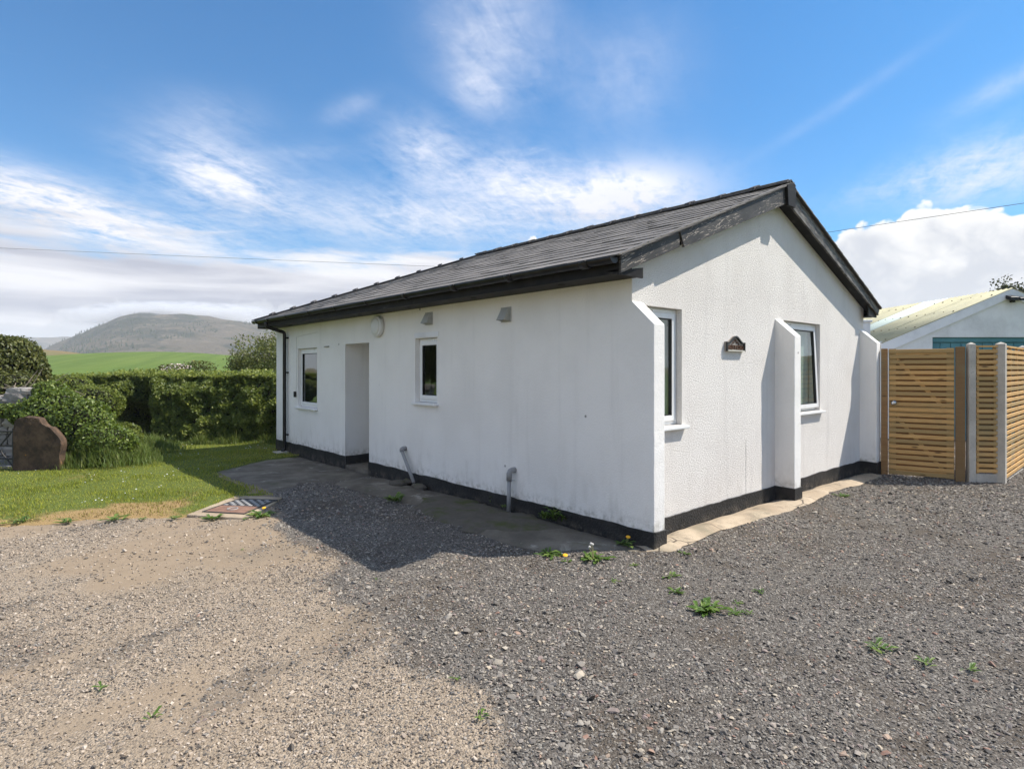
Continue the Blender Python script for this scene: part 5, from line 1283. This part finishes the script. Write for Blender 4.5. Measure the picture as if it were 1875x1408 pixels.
l = rng.uniform(-11.6, -4.2, n); d = hedge_face(l, HZ) + rng.uniform(-0.04, 1.5, n); z = hedge_top(l, d) - np.abs(rng.normal(0, 0.05, n)) + 0.04 * rng.random(n) + 0.10 * (rng.random(n) < 0.05)
p2 = np.stack([CAM[0] + FW[0] * d + RT[0] * l, CAM[1] + FW[1] * d + RT[1] * l, z], 1); n2 = np.tile(np.array([0, 0, 1.0]) - FW * 0.3, (len(p2), 1))
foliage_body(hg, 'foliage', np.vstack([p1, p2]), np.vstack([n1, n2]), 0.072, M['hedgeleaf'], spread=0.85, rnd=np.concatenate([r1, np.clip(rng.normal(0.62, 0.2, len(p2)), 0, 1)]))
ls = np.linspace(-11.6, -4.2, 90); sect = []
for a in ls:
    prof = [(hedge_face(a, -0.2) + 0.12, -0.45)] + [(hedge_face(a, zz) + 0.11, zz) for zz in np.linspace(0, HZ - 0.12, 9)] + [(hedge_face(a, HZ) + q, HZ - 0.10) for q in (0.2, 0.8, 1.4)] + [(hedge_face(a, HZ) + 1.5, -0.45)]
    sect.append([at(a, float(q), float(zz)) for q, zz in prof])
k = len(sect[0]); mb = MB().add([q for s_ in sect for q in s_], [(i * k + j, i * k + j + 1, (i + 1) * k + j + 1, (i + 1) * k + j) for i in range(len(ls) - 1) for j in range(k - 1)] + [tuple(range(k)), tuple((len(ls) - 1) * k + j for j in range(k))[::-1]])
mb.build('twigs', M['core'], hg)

def blob_points(blobs, per_m2, shell=0.14, lump=0.14, seed=0, zmin=-0.4):
    P, Nn = [], []
    for (l0, d0, z0, rl, rd, rz) in blobs:
        area = 4 * math.pi * ((rl * rd) ** 1.6 / 3 + (rl * rz) ** 1.6 / 3 + (rd * rz) ** 1.6 / 3) ** (1 / 1.6); n = int(area * per_m2)
        v = rng.normal(0, 1, (n, 3)); v /= np.linalg.norm(v, axis=1, keepdims=True)
        f = 1 + lump * vnoise(v[:, 0] * 2.6 + l0 * 3 + seed, v[:, 1] * 2.6 + v[:, 2] * 2.6, seed, 4) - np.abs(rng.normal(0, shell, n))
        q = v * f[:, None] * np.array([rl, rd, rz]); a = np.array([l0, d0, z0]) + q
        nn = v / np.array([rl, rd, rz]); nn /= np.linalg.norm(nn, axis=1, keepdims=True)
        m = a[:, 2] > zmin; a, nn = a[m], nn[m]
        P.append(np.stack([CAM[0] + FW[0] * a[:, 1] + RT[0] * a[:, 0], CAM[1] + FW[1] * a[:, 1] + RT[1] * a[:, 0], a[:, 2]], 1))
        Nn.append(np.stack([FW[0] * nn[:, 1] + RT[0] * nn[:, 0], FW[1] * nn[:, 1] + RT[1] * nn[:, 0], nn[:, 2]], 1))
    return np.vstack(P), np.vstack(Nn)
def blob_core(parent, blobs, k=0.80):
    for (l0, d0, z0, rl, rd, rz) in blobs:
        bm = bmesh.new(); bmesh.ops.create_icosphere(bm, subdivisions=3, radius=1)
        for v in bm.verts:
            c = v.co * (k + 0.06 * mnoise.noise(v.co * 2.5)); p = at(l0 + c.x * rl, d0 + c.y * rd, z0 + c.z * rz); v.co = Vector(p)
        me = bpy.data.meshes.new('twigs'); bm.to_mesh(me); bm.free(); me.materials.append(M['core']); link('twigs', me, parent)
def stems(parent, base, tips, r0=0.03, mat='bark', name='stem', n=6):
    for tp in tips:
        mid = (np.array(base) * 0.5 + np.array(tp) * 0.5) + rng.normal(0, 0.06, 3); MB().tube([base, mid, tp], [r0, r0 * 0.7, r0 * 0.3], n).build(name, M[mat], parent, True)
def bush(name, label, blobs, per, size, mat, core=True, cat='bush', seed=0, group=None, spread=0.7, shell=0.12, lump=0.16, up=0.0):
    l0, d0 = blobs[0][0], blobs[0][1]; b = at(l0, d0, -0.3)
    t = thing(name, tuple(b), label, cat, group)
    P_, N_ = blob_points(blobs, per, shell, lump, seed); foliage_body(t, 'foliage', P_, N_, size, mat, spread=spread, up_bias=up)
    if core: blob_core(t, blobs)
    stems(t, b, [at(q[0], q[1], q[2]) for q in blobs[:3]], 0.04)
    return t
def bl(u, v, d, ru, rv, rd):                          # blob from its place: centre direction, distance, radii in photo pixels / metres
    return ((u - 937.5) / FPX * d, d, 1.6 + (HOR - v) / FPX * d, ru / FPX * d, rd, rv / FPX * d)
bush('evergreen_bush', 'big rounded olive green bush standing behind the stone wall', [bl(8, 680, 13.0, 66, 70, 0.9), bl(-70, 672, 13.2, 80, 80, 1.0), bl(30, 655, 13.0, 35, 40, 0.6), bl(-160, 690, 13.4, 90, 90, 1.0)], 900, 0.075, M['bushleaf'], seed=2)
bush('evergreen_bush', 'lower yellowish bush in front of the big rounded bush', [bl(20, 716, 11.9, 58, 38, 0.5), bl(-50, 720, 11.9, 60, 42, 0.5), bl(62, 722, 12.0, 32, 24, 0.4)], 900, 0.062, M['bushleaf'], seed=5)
bush('ivy', 'bright green ivy heaped over the stone wall and gatepost', [bl(100, 770, 10.35, 62, 58, 0.45), bl(150, 790, 10.3, 62, 60, 0.45), bl(60, 757, 10.35, 50, 22, 0.35), bl(92, 716, 10.6, 26, 18, 0.3), bl(20, 752, 10.4, 42, 14, 0.3), bl(190, 815, 10.1, 55, 40, 0.4)], 1500, 0.055, M['ivyleaf'], seed=8, cat='ivy')
bush('bramble', 'dull green bramble mound between the ivy and the hedge', [bl(165, 745, 12.2, 55, 42, 0.5), bl(130, 715, 12.6, 40, 30, 0.4), bl(215, 810, 11.2, 45, 34, 0.4)], 1100, 0.055, M['hedgeleaf'], seed=11, cat='bush')
bush('young_willow', 'pale yellow green bush rising behind the right end of the hedge', [bl(470, 662, 17.5, 52, 44, 0.9), bl(440, 672, 17.3, 28, 26, 0.6), bl(510, 650, 17.8, 42, 44, 0.8)], 340, 0.075, M['yellowleaf'], core=False, seed=14, cat='bush', spread=1.0, shell=0.33, lump=0.35)
t_ = bush('hawthorn', 'small shrub with pale pink blossom showing above the hedge', [bl(318, 680, 15.6, 34, 14, 0.4), bl(365, 676, 15.8, 30, 17, 0.4)], 500, 0.06, M['bushleaf'], core=False, seed=17, cat='shrub', shell=0.3)
P_, N_ = blob_points([bl(322, 676, 15.5, 26, 10, 0.35)], 260, 0.2, 0.2, 3); foliage_body(t_, 'blossom', P_, N_, 0.05, M['blossom'])
bush('evergreen_bush', 'tall dark evergreen screen left of the big rounded bush', [bl(-330, 560, 13.5, 130, 150, 1.3), bl(-470, 520, 13.5, 140, 190, 1.4), bl(-620, 540, 13.5, 150, 180, 1.4), bl(-780, 560, 13.2, 150, 160, 1.4)], 260, 0.13, M['bushleaf'], seed=23)
# fine upright shoots of the willow bush
t_ = [o for o in col.objects if o.name == 'young_willow'][0]
base = ud(465, 17.5, -0.3)
stems(t_, base, [ud(u, 17.4, 1.6 + (HOR - v) / FPX * 17.4) for u, v in ((430, 640), (445, 628), (458, 618), (472, 615), (486, 620), (500, 612), (415, 655))], 0.02)

# long grass at the hedge foot and on the mound
n = 17000
l = rng.uniform(-8.6, -4.6, n); d = 13.15 + rng.normal(0.0, 0.12, n) - 0.5 * smooth(-6.9, -8.6, l) * rng.random(n)
c1 = at(0, 0)[:2]
lx = CAM[0] + FW[0] * d + RT[0] * l; ly = CAM[1] + FW[1] * d + RT[1] * l
mx, my, mh = [], [], []
for (u, dd, ru, rd, top, cnt) in ((180, 10.0, 55, 0.35, 0.62, 4200), (205, 11.2, 40, 0.4, 0.75, 3000), (240, 10.4, 40, 0.4, 0.35, 3600), (120, 9.75, 40, 0.2, 0.14, 1400), (280, 11.8, 40, 0.4, 0.25, 2600)):
    uu = rng.normal(u, ru * 0.6, cnt); de = rng.normal(dd, rd * 0.6, cnt); q = np.stack([CAM[0] + FW[0] * de + RT[0] * (uu - 937.5) / FPX * de, CAM[1] + FW[1] * de + RT[1] * (uu - 937.5) / FPX * de], 1)
    k = np.exp(-(((uu - u) / ru) ** 2 + ((de - dd) / rd) ** 2)); mx.append(q[:, 0]); my.append(q[:, 1]); mh.append(np.clip(k, 0.15, 1) * top)
gxx = np.concatenate([lx] + mx); gyy = np.concatenate([ly] + my)
base_h = np.concatenate([np.zeros(len(lx))] + [q * 0.75 for q in mh])
hgt = np.concatenate([rng.gamma(4, 0.028, len(lx)) * (0.5 + 0.9 * smooth(-0.3, 0.6, vnoise(lx * 3, ly * 3, 77, 3)))] + [rng.gamma(4, 0.030, len(q)) for q in mh]).clip(0.05, 0.5)
bb = np.stack([gxx, gyy, g(gxx, gyy) + 0.01 + base_h], 1); keep = ~((gxx > -0.1) & (gyy < L + 0.1))
link('long_grass', blades_mesh('long_grass', bb[keep], hgt[keep], 0.010, 1.1, M['longgrass'], {'rnd': np.clip(rng.normal(0.5, 0.22, keep.sum()), 0, 1)}), kind='stuff', label='tangled long grass along the foot of the hedge and bank', category='grass')
# earth bank the long grass grows on
t_ = thing('earth_bank', tuple(ud(190, 10.6, -0.2)), 'low grassy earth bank beside the brown stone gatepost', 'bank')
for bb_i in (bl(180, 838, 10.35, 52, 42, 0.40), bl(210, 838, 11.3, 42, 48, 0.45), bl(240, 845, 10.6, 40, 22, 0.4)):
    bm = bmesh.new(); bmesh.ops.create_icosphere(bm, subdivisions=3, radius=1)
    for v in bm.verts: v.co = Vector(at(bb_i[0] + v.co.x * bb_i[3], bb_i[1] + v.co.y * bb_i[4], bb_i[2] + v.co.z * bb_i[5] * 0.9))
    me = bpy.data.meshes.new('soil'); bm.to_mesh(me); bm.free(); me.materials.append(M['soil']); link('soil', me, t_)

# bleached dead branches on the wall
t_ = thing('dead_branch', tuple(ud(60, 10.9, 0.95)), 'bleached bare dead branches lying on top of the stone wall', 'branch')
rs = random.Random(4)
for i in range(16):
    u0, v0 = rs.uniform(20, 75), rs.uniform(708, 732); p = ud(u0, 10.75 + rs.uniform(-.15, .15), 1.6 + (HOR - v0) / FPX * 10.8); q = [p]; dv = RT * rs.uniform(-.1, .16) + np.array([0, 0, rs.uniform(-0.01, 0.07)])
    for k in range(5): dv = dv + RT * rs.uniform(-.035, .035) + FW * rs.uniform(-.03, .03) + np.array([0, 0, rs.uniform(-.04, .035)]); q.append(q[-1] + dv)
    MB().tube(q, [0.010, 0.009, 0.008, 0.006, 0.005, 0.003], 5).build('twig', M['twig'], t_)

# stone wall: rough field stones
sw = thing('stone_wall', tuple(ud(-20, 10.7, -0.2)), 'old rubble stone wall half hidden by ivy', 'wall')
MB().obox(ud(-230, 10.82, -0.4), (ud(110, 10.82) - ud(-230, 10.82)), FW * 0.30, (0, 0, 1.30)).build('wall_core', M['core'], sw)
shapes = []
for i in range(6):
    bm = bmesh.new(); bmesh.ops.create_cube(bm, size=1); bmesh.ops.subdivide_edges(bm, edges=bm.edges, cuts=2, use_grid_fill=True)
    for v in bm.verts:
        q = v.co.normalized() * 0.62; v.co = v.co.lerp(q, 0.35) + Vector((mnoise.noise(v.co * 2 + Vector((i * 3, 0, 0))), mnoise.noise(v.co * 2 + Vector((0, i * 3, 5))), mnoise.noise(v.co * 2 + Vector((3, 0, i * 3))))) * 0.10
    me = bpy.data.meshes.new('stone'); bm.to_mesh(me); bm.free(); me.materials.append(M['wallstone']); shapes.append(me)
rs = random.Random(12)
zz = -0.15
while zz < 0.95:
    hgt_ = rs.uniform(0.13, 0.22); u = -230 + rs.uniform(0, 20)
    while u < 105:
        wd = rs.uniform(0.20, 0.45); p = ud(u, 10.74 + rs.uniform(-.03, .03)) + RT * wd / 2
        o = link('stone', shapes[rs.randrange(6)], sw); o.location = (p[0], p[1], zz + hgt_ / 2); o.scale = (wd * 0.98, 0.34, hgt_ * 0.98); o.rotation_euler = (rs.uniform(-.05, .05), rs.uniform(-.05, .05), YAW - math.pi / 2 + rs.uniform(-.08, .08))
        u += wd * FPX / 10.74
    zz += hgt_ * 0.97
p = ud(47, 10.55)
for du, z_, sc in ((44, 1.06, (0.46, 0.4, 0.20)), (40, 1.18, (0.36, 0.3, 0.14)), (58, 1.17, (0.22, 0.3, 0.15))):
    q = ud(du, 10.6); o = link('stone', shapes[int(z_ * 100) % 6], sw); o.location = (q[0], q[1], z_); o.scale = sc; o.rotation_euler = (0, 0, YAW - math.pi / 2)

# brown stone gatepost: a broad upright slab with a broken shoulder
gp_d = 9.45
t_ = thing('stone_gatepost', tuple(ud(65, gp_d, -0.1)), 'broad brown weathered stone slab standing upright at the lawn edge', 'stone')
outl = [(23, 885), (24, 840), (25, 800), (25, 772), (30, 766), (45, 764), (60, 765), (70, 767), (77, 776), (84, 783), (92, 784), (98, 790), (105, 799), (111, 806), (113, 815), (109, 835), (108, 885)]
fr, bk = [], []
for i, (u, v) in enumerate(outl):
    z_ = 1.6 + (HOR - v) / FPX * gp_d; j = 0.012 * float(vnoise(i * 0.9, 2.0, 3, 2)); fr.append(ud(u, gp_d, z_)); bk.append(ud(u, gp_d, z_) + FW * 0.20 - RT * 0.06)
bm = bmesh.new(); vf = [bm.verts.new(p) for p in fr]; vb = [bm.verts.new(p) for p in bk]; n = len(vf)
bm.faces.new(vf); bm.faces.new(vb[::-1]); [bm.faces.new((vf[(i + 1) % n], vf[i], vb[i], vb[(i + 1) % n])) for i in range(n)]
bmesh.ops.triangulate(bm, faces=bm.faces); bmesh.ops.subdivide_edges(bm, edges=[e for e in bm.edges if e.calc_length() > 0.12], cuts=3, use_grid_fill=False)
bmesh.ops.triangulate(bm, faces=bm.faces); bmesh.ops.recalc_face_normals(bm, faces=bm.faces)
for v in bm.verts: v.co += Vector((mnoise.noise(v.co * 5), mnoise.noise(v.co * 5 + Vector((9, 0, 0))), mnoise.noise(v.co * 5 + Vector((0, 9, 0))))) * 0.016 + Vector((mnoise.noise(v.co * 17), mnoise.noise(v.co * 17 + Vector((9, 0, 0))), mnoise.noise(v.co * 17 + Vector((0, 9, 0))))) * 0.014
me = bpy.data.meshes.new('stone_slab'); bm.to_mesh(me); bm.free(); me.materials.append(M['gatepost']); link('slab', me, t_)

# iron field gate that hangs left of it, with the lane behind
t_ = thing('iron_gate', tuple(ud(-60, 9.6, -0.1)), 'low dark iron gate with crossing bars left of the stone gatepost', 'gate')
G0, G1 = ud(25, 9.62), ud(-230, 9.9)
for v in (790, 817, 840, 859):
    z_ = 1.6 + (HOR - v) / FPX * 9.6; MB().tube([G0 + np.array([0, 0, z_]), G1 + np.array([0, 0, z_])], 0.014, 8).build('bar', M['darkmetal'], t_)
for a, b in ((0.0, 0.22), (0.22, 0.0), (0.5, 0.72), (0.95, 0.75)):
    q0, q1 = G0 + (G1 - G0) * a, G0 + (G1 - G0) * b; MB().tube([q0 + np.array([0, 0, -0.02]), q1 + np.array([0, 0, 0.60])], 0.012, 8).build('brace', M['darkmetal'], t_)
for a in (0.0, 1.0):
    q0 = G0 + (G1 - G0) * a; MB().tube([q0 + np.array([0, 0, -0.2]), q0 + np.array([0, 0, 0.62])], 0.02, 8).build('upright', M['darkmetal'], t_)
q = [ud(30, 9.75), ud(-600, 10.4), ud(-520, 10.9), ud(30, 10.5)]
MB().prism([(p[0], p[1], float(lawn_z(np.array([p[0]]), np.array([p[1]]))[0]) - 0.05) for p in q], (0, 0, 0.075)).build('lane', M['road'], kind='structure')

# tree behind the garage
def tree(u, v_top, d, spread, label, seed):
    rs = np.random.default_rng(seed); top = 1.6 + (HOR - v_top) / FPX * d; b = ud(u, d, -0.4)
    t = thing('tree', tuple(b), label, 'tree')
    MB().tube([b, b + np.array([0.05, 0.1, top * 0.35]), b + np.array([0.1, 0.05, top * 0.62]), b + np.array([0, 0, top * 0.9])], [0.2, 0.15, 0.09, 0.03], 10).build('trunk', M['bark'], t, True)
    P_, N_ = [], []
    for i in range(46):
        a = rs.uniform(0, 2 * math.pi); h0_ = rs.uniform(0.35, 0.85) * top; ln_ = spread * rs.uniform(0.35, 1.0) * (1.15 - 0.75 * max(0, (h0_ / top - 0.5) * 2))
        p0 = b + np.array([0.05, 0.05, h0_]); tip = p0 + np.array([math.cos(a) * ln_, math.sin(a) * ln_, rs.uniform(0.2, 0.75) * ln_ * 0.6]); tip[2] = min(tip[2], top - 0.1)
        mid = p0 * 0.5 + tip * 0.5 + rs.normal(0, 0.1, 3); MB().tube([p0, mid, tip], [0.04, 0.022, 0.006], 5).build('limb', M['bark'], t)
        for k in range(10):
            q_ = rs.uniform(0.35, 1.05); c = p0 + (tip - p0) * q_ + rs.normal(0, 0.20, 3); m_ = 26; P_.append(c + rs.normal(0, 0.13, (m_, 3))); N_.append(np.tile([0, 0, 1.0], (m_, 1)))
    foliage_body(t, 'crown', np.vstack(P_), np.vstack(N_), 0.15, M['treeleaf'], spread=0.9)
tree(1836, 484, 27, 1.5, 'dark leafed tree rising behind the garage roof', 3)
tree(1905, 500, 28, 2.2, 'second dark tree beside the tall one behind the garage', 6)

# weeds
def weed(u, v, r_, n, label, group, flower=0, puff=0, tall=0.0, onhard=0.0):
    p = pg(u, v); z0 = float(g(p[0], p[1])) + 0.008 + onhard; t = thing('weed', (p[0], p[1], z0), label, 'weed', group)
    rs = np.random.default_rng(int(u * 7 + v)); V, F, rr_ = [], [], []
    for i in range(n):
        a = rs.uniform(0, 2 * math.pi); ln_ = r_ * rs.uniform(0.45, 1.1); w = ln_ * rs.uniform(0.20, 0.34); d_ = np.array([math.cos(a), math.sin(a), 0]); s_ = np.array([-d_[1], d_[0], 0]); rise = rs.uniform(0.15, 0.75) + tall
        c = np.array([p[0], p[1], z0]) + np.array([rs.normal(0, r_ * 0.22), rs.normal(0, r_ * 0.22), 0]); k = len(V)
        for q, wq in ((0.0, 0.15), (0.35, 0.7), (0.7, 1.0), (1.0, 0.0)):
            cc_ = c + d_ * ln_ * q + np.array([0, 0, ln_ * rise * (q - 0.55 * q * q)]); fold = np.array([0, 0, w * wq * 0.25])
            V += [tuple(cc_ - s_ * w * wq / 2 + fold), tuple(cc_), tuple(cc_ + s_ * w * wq / 2 + fold)]
        for j in range(3):
            for e in (0, 1): F.append((k + j * 3 + e, k + j * 3 + e + 1, k + j * 3 + e + 4, k + j * 3 + e + 3)); rr_.append(i)
    rv = rs.random(n); me = np_mesh('leaves', V, F, M['weedleaf'], {'rnd': ('FACE', rv[np.array(rr_)])}); link('leaves', me, t, kind='stuff')
    for i in range(flower + puff):
        a = rs.uniform(0, 6.28); h_ = rs.uniform(0.05, 0.10) if i < flower else rs.uniform(0.09, 0.15); tp = np.array([p[0] + 0.03 * math.cos(a), p[1] + 0.03 * math.sin(a), z0 + h_])
        MB().tube([(p[0], p[1], z0), tuple((np.array([p[0], p[1], z0]) + tp) / 2 + np.array([.006, 0, 0])), tuple(tp)], 0.0025, 5).build('stalk', M['stem'], t)
        if i < flower: MB().lathe(tp, (-0.3 * math.cos(YAW), -0.3 * math.sin(YAW), 0.9), [(0, 0.006), (0.006, 0.02), (0.010, 0.021), (0.014, 0.012)], 14).build('flower_head', M['petal'], t)
        else: MB().lathe(tp, (0, 0, 1), [(0, 0.003), (0.006, 0.010), (0.014, 0.011), (0.022, 0.004)], 10).build('seed_head', M['puff'], t)
    return t
S1, S2, S3 = 'weeds sprouting in the slate chips', 'weeds along the lawn edge', 'weeds in the tan drive'
for lb, lst in (('small weed in the slate chips between the corner buttress and the largest clump', ((1230, 1058, .07, 16), (1236, 1086, .07, 18))),
                ('little weed sprig in the slate chips close beside the largest clump', ((1345, 1127, .06, 12), (1368, 1124, .05, 12), (1390, 1086, .055, 12), (1350, 1108, .04, 9))),
                ('spiky low weed out in the open slate chips in front of the gate', ((1605, 1188, .085, 16), (1697, 1216, .06, 12), (1778, 1229, .055, 10))),
                ('tiny weed in the slate chips just off the foot of the corner buttress', ((1125, 1068, .05, 9), (1255, 1016, .06, 14), (1160, 1037, .05, 10)))):
    for u, v, r_, n in lst: weed(u, v, r_, n, lb, S1)
weed(1296, 1122, .125, 46, 'largest leafy weed clump out in the slate chips', None)
weed(1008, 1019, .11, 34, 'leafy weed at the apron edge beside the single yellow flower', None)
weed(1040, 1030, .06, 10, 'low dandelion with one yellow flower at the edge of the concrete apron', None, flower=1)
weed(1086, 1026, .13, 40, 'broad dandelion with thin brown seed stalks at the apron edge', None, puff=3)
weed(1145, 1003, .12, 20, 'dandelion with a bright yellow flower at the foot of the corner buttress', None, flower=1, onhard=0.02)
weed(1540, 910, .09, 18, 'green weed at the edge of the sunlit apron below the gable', None)
for u, v, r_ in ((38, 957, .13), (125, 957, .11), (210, 953, .13), (320, 950, .08), (262, 952, .05)): weed(u, v, r_, 22, 'dark green weed tuft where the dry lawn meets the drive', S2)
weed(390, 951, .11, 26, 'weed with small yellow bud on the edge of the inspection cover slab', None)
weed(478, 946, .15, 34, 'leafy dandelion with orange flower beside the inspection cover', None, flower=1)
for u, v, r_ in ((836, 1245, .045), (880, 1312, .05), (185, 1262, .05), (282, 1314, .05), (690, 1062, .03), (445, 1008, .03)): weed(u, v, r_, 8, 'tiny green weed in the compacted tan gravel', S3)
weed(722, 919, .13, 40, 'dark clump of weed at the gravel edge near the leaning pipe', None, tall=0.6)
for u, v, r_, tl in ((1020, 958, .17, 1.1), (1046, 962, .14, 0.8), (1000, 955, .12, 0.6)): weed(u, v, r_, 30, 'tall shaded weed against the black plinth right of the upright pipe', 'tall weeds against the plinth', tall=tl, onhard=0.03)
for u, v, r_, tl in ((905, 925, .09, 0.9), (925, 935, .07, 0.6), (1160, 985, .10, 1.3)): weed(u, v, r_, 14, 'wispy weed growing out of the joint below the black plinth', 'wispy weeds at the plinth', tall=tl, onhard=0.03)
weed(1592, 868, .05, 8, 'single pale seed head on a thin stalk beside the gate post', None, puff=1, onhard=0.01)

# ------------------------------------------------------------------ the misty air
def volume(name, mb_or_mesh, density, colr, aniso=0.0, **props):
    m = bpy.data.materials.new(name); m.use_nodes = True; nt = m.node_tree; nt.nodes.clear(); o = nt.nodes.new('ShaderNodeOutputMaterial'); v = nt.nodes.new('ShaderNodeVolumePrincipled')
    v.inputs['Color'].default_value = (*colr, 1); v.inputs['Density'].default_value = density; v.inputs['Anisotropy'].default_value = aniso
    nt.links.new(v.outputs[0], o.inputs['Volume'])
    me = mb_or_mesh.mesh(name, m); return link(name, me, kind='stuff', **props)
volume('haze', MB().box(-5400, 5400, -5400, 5400, -16, 140), 0.00036, (0.88, 0.93, 1.0), label='thin pale haze in the air over the fields and hills', category='haze')

# ragged cloud caught on the hill top
def mist(u, v, d, ru, rv, rd, dens):
    m = bpy.data.materials.new('hill_mist'); m.use_nodes = True; nt = m.node_tree; nt.nodes.clear(); t = NT(nt)
    o = t.node('ShaderNodeOutputMaterial'); vol = t.node('ShaderNodeVolumePrincipled'); p = t.coord('Object'); x, y, z = t.sep(p)
    r = (x * x + y * y + z * z).pow(0.5)
    n = t.noise(t.comb(x * 4.5, y * 1.5, z * 1.6), 1.6, 5, 0.62, 0.6)
    k = r.ss(1.0, 0.35) * (n.ss(0.40, 0.64) * 0.95 + 0.05) * (z * 0.5 + 0.6).max(0.0)
    t.put(k * dens, vol.inputs['Density']); vol.inputs['Color'].default_value = (0.93, 0.94, 0.97, 1); nt.links.new(vol.outputs[0], o.inputs['Volume'])
    bm = bmesh.new(); bmesh.ops.create_icosphere(bm, subdivisions=4, radius=1); me = bpy.data.meshes.new('hill_mist'); bm.to_mesh(me); bm.free(); me.materials.append(m)
    ob = link('hill_mist', me, kind='stuff', label='ragged pale cloud clinging to the top of the hill', category='cloud')
    ob.location = ud(u, d, 1.6 + (HOR - v) / FPX * d); ob.scale = (ru / FPX * d, rd, rv / FPX * d); ob.rotation_euler = (0, 0, YAW - math.pi / 2)
mist(320, 580, 945, 235, 30, 90, 0.16)
